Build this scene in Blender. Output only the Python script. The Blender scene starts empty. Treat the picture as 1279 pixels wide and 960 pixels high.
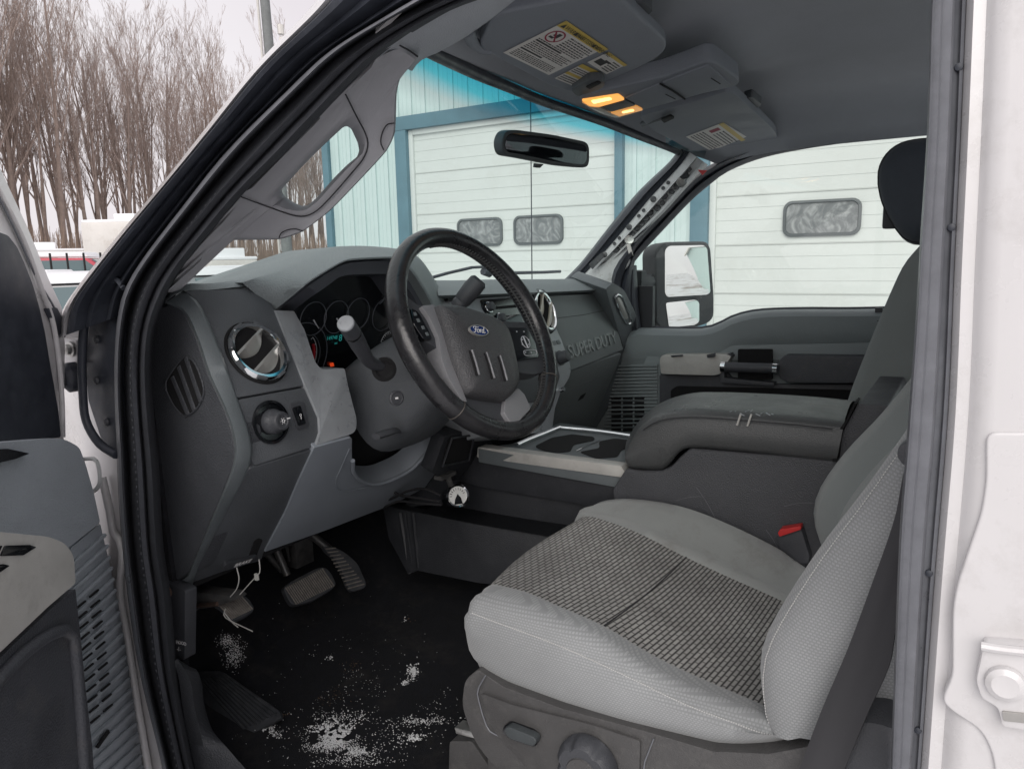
import bpy, bmesh, math, random
from math import sin, cos, pi, radians, atan, hypot
from mathutils import Vector, Matrix, noise
V = Vector
SC = bpy.context.scene
COL = SC.collection
# ------------------------------------------------------------------ camera model
TH = radians(32); PT = atan(160/930); RL = radians(1.2); F = 930.0
CAM = V((-0.59, 0, 0.86))
FW = V((cos(TH)*cos(PT), sin(TH)*cos(PT), -sin(PT)))
_r = V((sin(TH), -cos(TH), 0)); _u = _r.cross(FW)
RT = _r*cos(RL) - _u*sin(RL)
UP = _u*cos(RL) + _r*sin(RL)
def ray(px, py):
    return FW + RT*((px-640)/F) + UP*((480-py)/F)
def U(p, X=None, Y=None, Z=None, pl=None):
    """point of the sight line of p that lies on the given real plane"""
    r = ray(p[0], p[1])
    if X is not None: t = (X-CAM.x)/r.x
    elif Y is not None: t = (Y-CAM.y)/r.y
    elif Z is not None: t = (Z-CAM.z)/r.z
    else: t = (pl[0]-CAM).dot(pl[1])/r.dot(pl[1])
    return CAM + r*t
def plane3(a, b, c):
    return (a, (b-a).cross(c-a).normalized())
# ------------------------------------------------------------------ materials
MATS = {}
LIFT = dict(rubber=1.5, rubber_lip=1.1, textile_trim=1.7, black_plastic=1.5, dash_side=1.95, dash_dark=1.85, dash_edge=1.75, dash_silver=1.9, knee_grey=1.9, dash_top=1.75, pass_panel=1.95, hood_band=1.3, airbag=1.5, spoke_silver=1.6, headliner=2.5, visor=2.0, visor_dark=1.6, pillar_trim=1.65, seat_smooth=1.25, seat_green=1.3, headrest=1.9, seat_shield=1.1, console_leather=1.9, console_side=1.45, console_dark=1.35, pedal_rubber=1.3, bracket=2, mat_rubber=1.4, door_blue=2.5, door_dark=1.6, door_panel_grey=2.2, switch_silver=1.7, wheel_leather=1.2, belt=1.3)
def mat(name, col, rough=.6, metal=0, bump=0, bscale=300, var=0, vscale=8, spec=.5, emit=None, estr=0, coat=0, sheen=0, dirt=None, dscale=20, damt=.0):
    if name in LIFT and name not in ('headliner','pillar_trim','seat_smooth','seat_green','belt'): rough = max(.3, rough-.08)
    k_ = LIFT.get(name, 1); col = tuple(min(.9, c*k_) for c in col)
    m = bpy.data.materials.new(name); m.use_nodes = True
    nt = m.node_tree; b = nt.nodes['Principled BSDF']; L = nt.links.new
    b.inputs['Base Color'].default_value = (*col, 1)
    b.inputs['Roughness'].default_value = rough
    b.inputs['Metallic'].default_value = metal
    b.inputs['Specular IOR Level'].default_value = spec
    if coat: b.inputs['Coat Weight'].default_value = coat; b.inputs['Coat Roughness'].default_value = .15
    if sheen: b.inputs['Sheen Weight'].default_value = sheen; b.inputs['Sheen Roughness'].default_value = .5
    tc = nt.nodes.new('ShaderNodeTexCoord')
    colout = None
    if var:
        n = nt.nodes.new('ShaderNodeTexNoise'); n.inputs['Scale'].default_value = vscale; n.inputs['Detail'].default_value = 7; n.inputs['Roughness'].default_value = .65
        L(tc.outputs['Object'], n.inputs['Vector'])
        mr = nt.nodes.new('ShaderNodeMapRange'); mr.inputs[1].default_value = .3; mr.inputs[2].default_value = .7; mr.inputs[3].default_value = 1-var; mr.inputs[4].default_value = 1+var
        L(n.outputs['Fac'], mr.inputs[0])
        mx = nt.nodes.new('ShaderNodeVectorMath'); mx.operation = 'SCALE'; mx.inputs[0].default_value = col
        L(mr.outputs[0], mx.inputs['Scale']); colout = mx.outputs[0]
        r2 = nt.nodes.new('ShaderNodeMapRange'); r2.inputs[1].default_value = .3; r2.inputs[2].default_value = .7; r2.inputs[3].default_value = max(.02, rough-.12); r2.inputs[4].default_value = min(1, rough+.12)
        L(n.outputs['Fac'], r2.inputs[0]); L(r2.outputs[0], b.inputs['Roughness'])
    if dirt:
        n = nt.nodes.new('ShaderNodeTexNoise'); n.inputs['Scale'].default_value = dscale; n.inputs['Detail'].default_value = 9; n.inputs['Roughness'].default_value = .75
        L(tc.outputs['Object'], n.inputs['Vector'])
        mr = nt.nodes.new('ShaderNodeMapRange'); mr.inputs[1].default_value = .52; mr.inputs[2].default_value = .72; mr.inputs[3].default_value = 0; mr.inputs[4].default_value = damt
        L(n.outputs['Fac'], mr.inputs[0])
        mi = nt.nodes.new('ShaderNodeMix'); mi.data_type = 'RGBA'
        L(mr.outputs[0], mi.inputs['Factor'])
        if colout: L(colout, mi.inputs['A'])
        else: mi.inputs['A'].default_value = (*col, 1)
        mi.inputs['B'].default_value = (*dirt, 1); colout = mi.outputs['Result']
    if colout: L(colout, b.inputs['Base Color'])
    if bump:
        n = nt.nodes.new('ShaderNodeTexVoronoi' if bscale > 250 else 'ShaderNodeTexNoise'); n.inputs['Scale'].default_value = bscale
        L(tc.outputs['Object'], n.inputs['Vector'])
        bp = nt.nodes.new('ShaderNodeBump'); bp.inputs['Strength'].default_value = bump; bp.inputs['Distance'].default_value = .002
        L(n.outputs[0], bp.inputs['Height']); L(bp.outputs['Normal'], b.inputs['Normal'])
    if emit:
        b.inputs['Emission Color'].default_value = (*emit, 1); b.inputs['Emission Strength'].default_value = estr
    MATS[name] = m
    return m
grain = dict(bump=.25, bscale=700)
mat('rubber', (.022,.025,.033), .55, var=.25, vscale=30, dirt=(.12,.13,.14), dscale=90, damt=.22)
mat('rubber_lip', (.13,.135,.15), .45, var=.15, vscale=40)
mat('textile_trim', (.028,.03,.036), .9, bump=.5, bscale=900, var=.15, vscale=60)
mat('white_paint', (.61,.60,.605), .28, var=.03, vscale=6, coat=.6, dirt=(.33,.31,.29), dscale=9, damt=.38)
mat('white_metal', (.62,.64,.64), .4, var=.08, vscale=30, dirt=(.2,.19,.17), dscale=60, damt=.6)
mat('dark_metal', (.09,.095,.1), .45, metal=.5, var=.3, vscale=60, dirt=(.3,.3,.3), dscale=100, damt=.6)
mat('steel', (.5,.5,.48), .35, metal=.9, var=.15, vscale=60)
mat('rust', (.05,.03,.022), .9, var=.3, vscale=80)
mat('black_plastic', (.035,.037,.042), .55, **grain, var=.12, vscale=12, dirt=(.1,.1,.1), dscale=35, damt=.2)
mat('dash_side', (.030,.032,.036), .6, bump=.5, bscale=450, var=.1, vscale=10)
mat('dash_dark', (.048,.052,.057), .5, bump=.3, bscale=600, var=.12, vscale=9, dirt=(.16,.16,.16), dscale=50, damt=.12)
mat('dash_edge', (.075,.085,.09), .48, **grain, var=.08, vscale=12)
mat('dash_silver', (.17,.18,.19), .42, metal=.15, bump=.1, bscale=900, var=.12, vscale=25)
mat('knee_grey', (.128,.141,.158), .6, **grain, var=.07, vscale=7, dirt=(.25,.25,.25), dscale=45, damt=.12)
mat('dash_top', (.12,.135,.14), .6, bump=.55, bscale=420, var=.08, vscale=10)
mat('pass_panel', (.092,.104,.105), .55, bump=.3, bscale=600, var=.06, vscale=7)
mat('hood_band', (.065,.07,.082), .5, **grain)
mat('gloss_black', (.006,.007,.009), .12, coat=.5)
mat('hole', (.004,.004,.005), .9)
mat('dial_line', (.10,.11,.13), .4)
mat('dial_white', (.55,.57,.6), .5)
mat('red_mark', (.45,.01,.02), .4)
mat('teal_lit', (.02,.1,.1), .5, emit=(.05,.65,.6), estr=.16)
mat('warn_lit', (.3,.02,.0), .5, emit=(1,.09,.02), estr=.35)
mat('white_mark', (.75,.75,.75), .6)
mat('chrome', (.8,.81,.82), .08, metal=1)
mat('satin', (.42,.41,.39), .38, metal=.55, var=.08, vscale=20)
mat('wheel_leather', (.020,.020,.022), .36, bump=.25, bscale=160, var=.35, vscale=18, coat=.15)
mat('airbag', (.042,.042,.045), .5, bump=.5, bscale=480, var=.15, vscale=14, dirt=(.1,.1,.1), dscale=80, damt=.25)
mat('spoke_silver', (.17,.17,.18), .5, metal=.2, bump=.3, bscale=900)
mat('thread', (.07,.07,.07), .6)
mat('stitch_dark', (.075,.08,.09), .8)
mat('letter_highlight', (.21,.23,.23), .4)  # panel plastic made lighter: highlights on the raised letters put into the colour
mat('pedal_rib', (.17,.155,.14), .6, var=.4, vscale=70)
mat('emblem_blue', (.008,.035,.17), .2, coat=.6)
mat('headliner', (.15,.16,.175), .95, bump=.4, bscale=900, var=.06, vscale=9, sheen=.2)
mat('visor', (.115,.125,.14), .75, bump=.2, bscale=500, var=.05, vscale=10, dirt=(.2,.2,.2), dscale=60, damt=.2)
mat('visor_dark', (.05,.055,.06), .6, **grain)
mat('pillar_trim', (.22,.222,.235), .75, bump=.15, bscale=700, var=.04, vscale=10)
mat('seam', (.03,.03,.034), .8)
mat('paper', (.72,.70,.66), .6, var=.03, vscale=50)
mat('yellow', (.62,.46,.10), .6)
mat('ink', (.04,.04,.04), .7)
mat('ink_red', (.30,.02,.05), .7)
mat('amber', (.8,.42,.1), .35, emit=(1.0,.43,.09), estr=.75)
mat('amber_hot', (.9,.6,.2), .35, emit=(1.0,.62,.2), estr=1.9)
mat('amber_dim', (.8,.45,.15), .35, emit=(1.0,.45,.12), estr=.38)
mat('lens_white', (.55,.5,.42), .3)
mat('seat_grey', (.33,.345,.35), .95, var=.05, vscale=8, sheen=.35, dirt=(.2,.19,.17), dscale=7, damt=.2)
mat('seat_smooth', (.20,.21,.205), .95, bump=.3, bscale=1200, var=.07, vscale=9, sheen=.3, dirt=(.13,.12,.11), dscale=12, damt=.5)
mat('seat_green', (.155,.172,.170), .95, bump=.3, bscale=1200, var=.05, vscale=8, sheen=.3)
mat('seat_thread', (.55,.55,.54), .8)
mat('headrest', (.03,.036,.045), .8, bump=.3, bscale=900, sheen=.2)
mat('seat_shield', (.062,.061,.061), .48, bump=.25, bscale=600, var=.12, vscale=12, dirt=(.2,.195,.185), dscale=30, damt=.28)
mat('console_leather', (.040,.042,.043), .42, bump=.35, bscale=620, var=.12, vscale=12, dirt=(.09,.095,.09), dscale=16, damt=.4)
mat('console_side', (.041,.043,.048), .6, bump=.45, bscale=500, var=.12, vscale=9, dirt=(.12,.12,.13), dscale=40, damt=.15)
mat('console_dark', (.019,.0205,.024), .6, bump=.3, bscale=500, var=.15, vscale=9, dirt=(.07,.07,.08), dscale=40, damt=.25)
mat('belt', (.028,.028,.031), .75)
mat('buckle_red', (.55,.03,.03), .4)
mat('carpet', (.006,.007,.011), 1, bump=.9, bscale=900, var=.5, vscale=60, dirt=(.05,.045,.04), dscale=11, damt=.5)
mat('mat_rubber', (.028,.03,.034), .6, var=.25, vscale=50, dirt=(.12,.11,.1), dscale=60, damt=.4)
mat('pedal_rubber', (.055,.05,.045), .7, var=.35, vscale=60, dirt=(.22,.19,.16), dscale=60, damt=.6)
mat('bracket', (.045,.045,.045), .5, metal=.4, var=.4, vscale=60, dirt=(.17,.15,.13), dscale=50, damt=.6)
mat('door_blue', (.160,.175,.190), .6, bump=.4, bscale=500, var=.05, vscale=8)
mat('door_dark', (.035,.037,.043), .55, bump=.3, bscale=500, var=.12, vscale=14, dirt=(.13,.12,.11), dscale=30, damt=.35)
mat('door_panel_grey', (.107,.122,.126), .6, bump=.25, bscale=600, var=.05, vscale=6)
mat('switch_silver', (.31,.305,.29), .5, metal=.15, bump=.1, bscale=900, var=.08, vscale=18, dirt=(.18,.17,.15), dscale=30, damt=.3)
mat('mirror_shell', (.05,.058,.062), .6, **grain, var=.15, vscale=20)
mat('mirror_face', (.88,.9,.88), .02, metal=1)
mat('rear_mirror_face', (.075,.08,.085), .05, metal=1)
mat('snow', (.82,.83,.85), .7, bump=.6, bscale=60)
mat('snow_bits', (.78,.79,.8), .7)
mat('wire', (.4,.4,.38), .6)
mat('cable', (.02,.02,.022), .5)
mat('gauge_face', (.6,.61,.6), .4)
# thin glass: transparent with a weak reflection
def glass(name, tint=(.93,.98,.955), refl=.06, band=False):
    m = bpy.data.materials.new(name); m.use_nodes = True; nt = m.node_tree; nt.nodes.clear(); L = nt.links.new
    out = nt.nodes.new('ShaderNodeOutputMaterial'); mix = nt.nodes.new('ShaderNodeMixShader')
    tr = nt.nodes.new('ShaderNodeBsdfTransparent'); tr.inputs[0].default_value = (*tint, 1)
    gl = nt.nodes.new('ShaderNodeBsdfGlossy'); gl.inputs['Roughness'].default_value = .02
    lw = nt.nodes.new('ShaderNodeLayerWeight'); lw.inputs['Blend'].default_value = .5
    pw = nt.nodes.new('ShaderNodeMath'); pw.operation = 'POWER'; pw.inputs[1].default_value = 5
    ma = nt.nodes.new('ShaderNodeMath'); ma.operation = 'MULTIPLY_ADD'; ma.inputs[1].default_value = .7; ma.inputs[2].default_value = refl
    L(lw.outputs['Facing'], pw.inputs[0]); L(pw.outputs[0], ma.inputs[0])
    L(ma.outputs[0], mix.inputs[0]); L(tr.outputs[0], mix.inputs[1]); L(gl.outputs[0], mix.inputs[2]); L(mix.outputs[0], out.inputs[0])
    if band:
        at = nt.nodes.new('ShaderNodeAttribute'); at.attribute_name = 'vv'
        rp = nt.nodes.new('ShaderNodeValToRGB'); L(at.outputs['Fac'], rp.inputs[0])
        e = rp.color_ramp.elements
        e[0].position = 0; e[0].color = (*tint, 1); e[1].position = 1; e[1].color = (.004,.34,.50,1)
        a = e.new(.83); a.color = (*tint,1)
        a = e.new(.875); a.color = (.68,.74,.74,1)
        a = e.new(.925); a.color = (.12,.56,.68,1)
        L(rp.outputs[0], tr.inputs[0])
    MATS[name] = m
glass('window_glass', (.94,.985,.96))
glass('windshield_glass', (.89,.97,.95), band=True)
glass('clear_lens', (.9,.9,.9))
# ------------------------------------------------------------------ mesh helpers
ROOTS = {}
def link(name, me, parent=None, label=None, kind=None, category=None, group=None):
    o = bpy.data.objects.new(name, me); COL.objects.link(o)
    if parent is not None:
        o.parent = parent
        if parent.parent is None and parent.type == 'EMPTY': o.location = -parent.location
    if label: o['label'] = label
    if kind: o['kind'] = kind
    if category: o['category'] = category
    if group: o['group'] = group
    return o
def sharp(bm, ang=35):
    a = radians(ang)
    for f in bm.faces: f.smooth = True
    for e in bm.edges:
        e.smooth = not (len(e.link_faces) == 2 and e.calc_face_angle(0) > a)
def finish(name, bm, mats, parent=None, bevel=0, seg=2, ang=35, recalc=True, bang=30, **kw):
    if recalc: bmesh.ops.recalc_face_normals(bm, faces=bm.faces)
    if bevel:
        es = [e for e in bm.edges if len(e.link_faces) == 2 and e.calc_face_angle(0) > radians(bang)]
        bmesh.ops.bevel(bm, geom=es, offset=bevel, segments=seg, profile=.6, affect='EDGES', clamp_overlap=True)
    sharp(bm, ang)
    me = bpy.data.meshes.new(name); bm.to_mesh(me); bm.free()
    for m in (mats if isinstance(mats, (list, tuple)) else [mats]): me.materials.append(MATS[m])
    return link(name, me, parent, **kw)
def cr(pts, n):
    """smooth curve through pts, n samples evenly spaced (any dimension)"""
    P = [V(p) if len(p) == 3 else V((p[0], p[1], 0)) for p in pts]
    if len(P) == 2:
        return [P[0].lerp(P[1], i/(n-1)) for i in range(n)]
    Q = [P[0]*2-P[1]] + P + [P[-1]*2-P[-2]]
    fine = []
    for i in range(1, len(Q)-2):
        a, b, c, d = Q[i-1:i+3]
        for k in range(16):
            t = k/16
            fine.append(.5*((2*b) + (c-a)*t + (2*a-5*b+4*c-d)*t*t + (3*b-a-3*c+d)*t**3))
    fine.append(P[-1])
    return even(fine, n)
def even(fine, n):
    s = [0]
    for i in range(1, len(fine)): s.append(s[-1] + (fine[i]-fine[i-1]).length)
    out = []; j = 0
    for i in range(n):
        t = s[-1]*i/(n-1)
        while j < len(s)-2 and s[j+1] < t: j += 1
        d = s[j+1]-s[j]
        out.append(fine[j].lerp(fine[j+1], (t-s[j])/d if d else 0))
    return out
def Cv(pts, n, **kw):
    return [U(p, **kw) for p in cr(pts, n)]
def add_loft(bm, rows, cu=False, cv=False, mi=0, cap=False):
    vs = [[bm.verts.new(p) for p in r] for r in rows]
    R = len(rows); N = len(rows[0])
    for i in range(R if cv else R-1):
        for j in range(N if cu else N-1):
            a, b = vs[i], vs[(i+1) % R]; k = (j+1) % N
            try:
                f = bm.faces.new((a[j], a[k], b[k], b[j])); f.material_index = mi
            except ValueError: pass
    if cap and cu:
        for r in (vs[0], vs[-1]):
            try: f = bm.faces.new(r); f.material_index = mi
            except ValueError: pass
    return vs
def loft(name, rows, m, parent=None, cu=False, cv=False, thick=0, cap=False, bevel=0, ang=50, **kw):
    bm = bmesh.new(); add_loft(bm, rows, cu, cv, cap=cap)
    if thick:
        bmesh.ops.recalc_face_normals(bm, faces=bm.faces)
        bmesh.ops.solidify(bm, geom=list(bm.faces), thickness=thick)
    return finish(name, bm, m, parent, bevel=bevel, ang=ang, **kw)
def rnd(pts, r=0, seg=4):
    """round the corners of a closed 2D outline; a third value per point overrides r"""
    out = []; n = len(pts)
    for i, p in enumerate(pts):
        rr = p[2] if len(p) > 2 else r
        c = V((p[0], p[1])); a = V(pts[i-1][:2]); b = V(pts[(i+1) % n][:2])
        if rr <= 0: out.append((c.x, c.y)); continue
        da, db = (a-c), (b-c); ta = min(rr, da.length*.48); tb = min(rr, db.length*.48)
        s = c+da.normalized()*ta; e = c+db.normalized()*tb
        for k in range(seg+1):
            t = k/seg; q = s*(1-t)**2 + c*2*t*(1-t) + e*t*t
            out.append((q.x, q.y))
    return out
def add_slab(bm, pts3, off, mi=0, side=None, both=False):
    """solid between outline pts3 and the same outline moved by vector off"""
    a = [bm.verts.new(p) for p in pts3]; b = [bm.verts.new(p+off) for p in pts3]; n = len(a)
    fs = [bm.faces.new(a), bm.faces.new(list(reversed(b)))]
    for i in range(n): fs.append(bm.faces.new((a[i], b[i], b[(i+1) % n], a[(i+1) % n])))
    for f in fs: f.material_index = mi
    if side is not None:
        for f in fs[2:]: f.material_index = side
    return fs
def away(pl):
    n = pl[1].normalized()
    return n if n.dot(pl[0]-CAM) > 0 else -n
def panel(name, pts, pl, thick, m, parent, r=0, bevel=.003, lift=0, seg=2, **kw):
    """pts: pixel outline on plane pl; real thickness goes away from the viewer"""
    n = away(pl); p2 = (pl[0]-n*lift, pl[1])
    P3 = [U(p, pl=p2) for p in rnd(pts, r)]
    bm = bmesh.new(); add_slab(bm, P3, n*thick)
    return finish(name, bm, m, parent, bevel=bevel, seg=seg, **kw)
def add_box(bm, c, s, R=None, mi=0):
    R = R or Matrix.Identity(3)
    v = [bm.verts.new(V(c) + R @ V((x*s[0]/2, y*s[1]/2, z*s[2]/2))) for x in (-1,1) for y in (-1,1) for z in (-1,1)]
    for q in ((0,1,3,2),(4,6,7,5),(0,4,5,1),(2,3,7,6),(0,2,6,4),(1,5,7,3)):
        f = bm.faces.new([v[i] for i in q]); f.material_index = mi
def frame(d):
    d = d.normalized(); a = V((0,0,1)) if abs(d.z) < .9 else V((1,0,0))
    x = a.cross(d).normalized(); y = d.cross(x); return x, y, d
def add_tube(bm, path, rad, seg=8, mi=0, closed=False, cap=True, ell=1):
    path = [V(p) for p in path]; n = len(path); rows = []; px = None
    for i, p in enumerate(path):
        if closed: d = path[(i+1) % n]-path[i-1]
        else: d = path[min(i+1, n-1)]-path[max(i-1, 0)]
        d.normalize()
        if px is None: x, y, _ = frame(d)
        else:
            x = (px - d*px.dot(d)).normalized(); y = d.cross(x)
        px = x
        r = rad[i] if isinstance(rad, (list, tuple)) else rad
        rows.append([p + x*cos(2*pi*k/seg)*r + y*sin(2*pi*k/seg)*r*ell for k in range(seg)])
    add_loft(bm, rows, cu=True, cv=closed, mi=mi, cap=cap and not closed)
def add_cyl(bm, a, b, r0, r1=None, seg=20, mi=0):
    add_tube(bm, [a, b], [r0, r0 if r1 is None else r1], seg, mi)
def add_lathe(bm, o, d, prof, seg=28, mi=0, ex=1, ey=1, ax=None):
    """prof: (distance along d, radius)"""
    if ax is None: x, y, d = frame(d)
    else: x, y = ax; d = d.normalized()
    rows = [[o + d*h + x*cos(2*pi*k/seg)*r*ex + y*sin(2*pi*k/seg)*r*ey for k in range(seg)] for h, r in prof]
    add_loft(bm, rows, cu=True, mi=mi, cap=True)
def tube(name, path, rad, m, parent=None, seg=10, closed=False, **kw):
    bm = bmesh.new(); add_tube(bm, path, rad, seg, closed=closed); return finish(name, bm, m, parent, ang=60, **kw)
_fc = {}
def add_text(bm, s, o, ex, ey, size, mi=0, ext=0, align='LEFT', shear=0, off=0, xs=1):
    """lettering: baseline origin o, unit vectors ex (reading direction), ey (up)"""
    c = bpy.data.curves.new('t', 'FONT'); c.body = s; c.size = size; c.align_x = align; c.shear = shear; c.offset = off; c.resolution_u = 3
    t = bpy.data.objects.new('t', c); COL.objects.link(t)
    dg = bpy.context.evaluated_depsgraph_get(); dg.update(); me = bpy.data.meshes.new_from_object(t.evaluated_get(dg))
    n = ex.cross(ey).normalized()
    vs = [bm.verts.new(o + ex*v.co.x*xs + ey*v.co.y + n*.0002) for v in me.vertices]; fs = []
    for p in me.polygons:
        try: f = bm.faces.new([vs[i] for i in p.vertices]); f.material_index = mi; fs.append(f)
        except ValueError: pass
    if ext:
        r = bmesh.ops.extrude_face_region(bm, geom=fs)
        for v in r['geom']:
            if isinstance(v, bmesh.types.BMVert): v.co += n*ext
        for f in r['geom']:
            if isinstance(f, bmesh.types.BMFace): f.material_index = mi
    bpy.data.objects.remove(t); bpy.data.curves.remove(c); bpy.data.meshes.remove(me)
def empty(name, loc, label, category, group=None):
    o = bpy.data.objects.new(name, None); COL.objects.link(o); o.location = loc; o.empty_display_size = .1
    o['label'] = label; o['category'] = category
    if group: o['group'] = group
    return o
GZ = -.80
# ================================================================== outside world
def plainmat(name, build):
    m = bpy.data.materials.new(name); m.use_nodes = True; build(m.node_tree, m.node_tree.nodes['Principled BSDF'], m.node_tree.links.new); MATS[name] = m
def ground_mat(nt, b, L):
    tc = nt.nodes.new('ShaderNodeTexCoord'); n = nt.nodes.new('ShaderNodeTexNoise'); n.inputs['Scale'].default_value = .35; n.inputs['Detail'].default_value = 8
    L(tc.outputs['Object'], n.inputs['Vector'])
    rp = nt.nodes.new('ShaderNodeValToRGB'); L(n.outputs['Fac'], rp.inputs[0]); e = rp.color_ramp.elements
    e[0].position = .34; e[0].color = (.32,.29,.27,1); e[1].position = .5; e[1].color = (.64,.65,.67,1)
    L(rp.outputs[0], b.inputs['Base Color']); b.inputs['Roughness'].default_value = .8
    bp = nt.nodes.new('ShaderNodeBump'); bp.inputs['Strength'].default_value = .5; bp.inputs['Distance'].default_value = .1; L(n.outputs['Fac'], bp.inputs['Height']); L(bp.outputs[0], b.inputs['Normal'])
plainmat('snow_ground', ground_mat)
mat('siding', (.53,.64,.63), .45, var=.03, vscale=2)
mat('teal', (.095,.19,.235), .5, var=.1, vscale=3)
mat('garage_door', (.60,.64,.62), .5, var=.03, vscale=1.5, dirt=(.45,.46,.42), dscale=1.2, damt=.25)
mat('groove', (.50,.53,.51), .7)
mat('win_frame', (.11,.125,.13), .6)
def lite(nt, b, L):
    tc = nt.nodes.new('ShaderNodeTexCoord'); n = nt.nodes.new('ShaderNodeTexNoise'); n.inputs['Scale'].default_value = 4; n.inputs['Detail'].default_value = 3; n.inputs['Distortion'].default_value = 3.5
    L(tc.outputs['Object'], n.inputs['Vector'])
    rp = nt.nodes.new('ShaderNodeValToRGB'); L(n.outputs['Fac'], rp.inputs[0]); e = rp.color_ramp.elements
    e[0].position = .36; e[0].color = (.15,.165,.17,1); e[1].position = .7; e[1].color = (.34,.36,.36,1)
    a = e.new(.5); a.color = (.2,.215,.22,1)
    L(rp.outputs[0], b.inputs['Base Color']); b.inputs['Roughness'].default_value = .2
plainmat('dusty_pane', lite)
mat('trunk_bark', (.27,.21,.18), .9, var=.25, vscale=3)
mat('bark', (.35,.275,.24), .9, var=.25, vscale=3)
mat('trailer_white', (.62,.60,.57), .5, var=.08, vscale=1, dirt=(.3,.25,.2), dscale=1.5, damt=.4)
mat('car_glass', (.12,.17,.18), .1)
mat('car_white', (.6,.6,.6), .3); mat('car_red', (.45,.03,.06), .35); mat('car_blue', (.06,.1,.25), .35); mat('car_grey', (.22,.23,.24), .35)
mat('tyre', (.02,.02,.02), .8)
mat('pole_grey', (.17,.18,.18), .8, var=.2, vscale=6)
mat('brush_brown', (.30,.225,.18), .95)
# ground
bm = bmesh.new(); S = 400; N = 40
for f in (0,):
    g = [[bm.verts.new((-S+2*S*i/N, -S+2*S*j/N, GZ)) for j in range(N+1)] for i in range(N+1)]
    for i in range(N):
        for j in range(N): bm.faces.new((g[i][j], g[i+1][j], g[i+1][j+1], g[i][j+1]))
finish('ground', bm, 'snow_ground', kind='structure', label='snow covered yard with brown patches')
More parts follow.
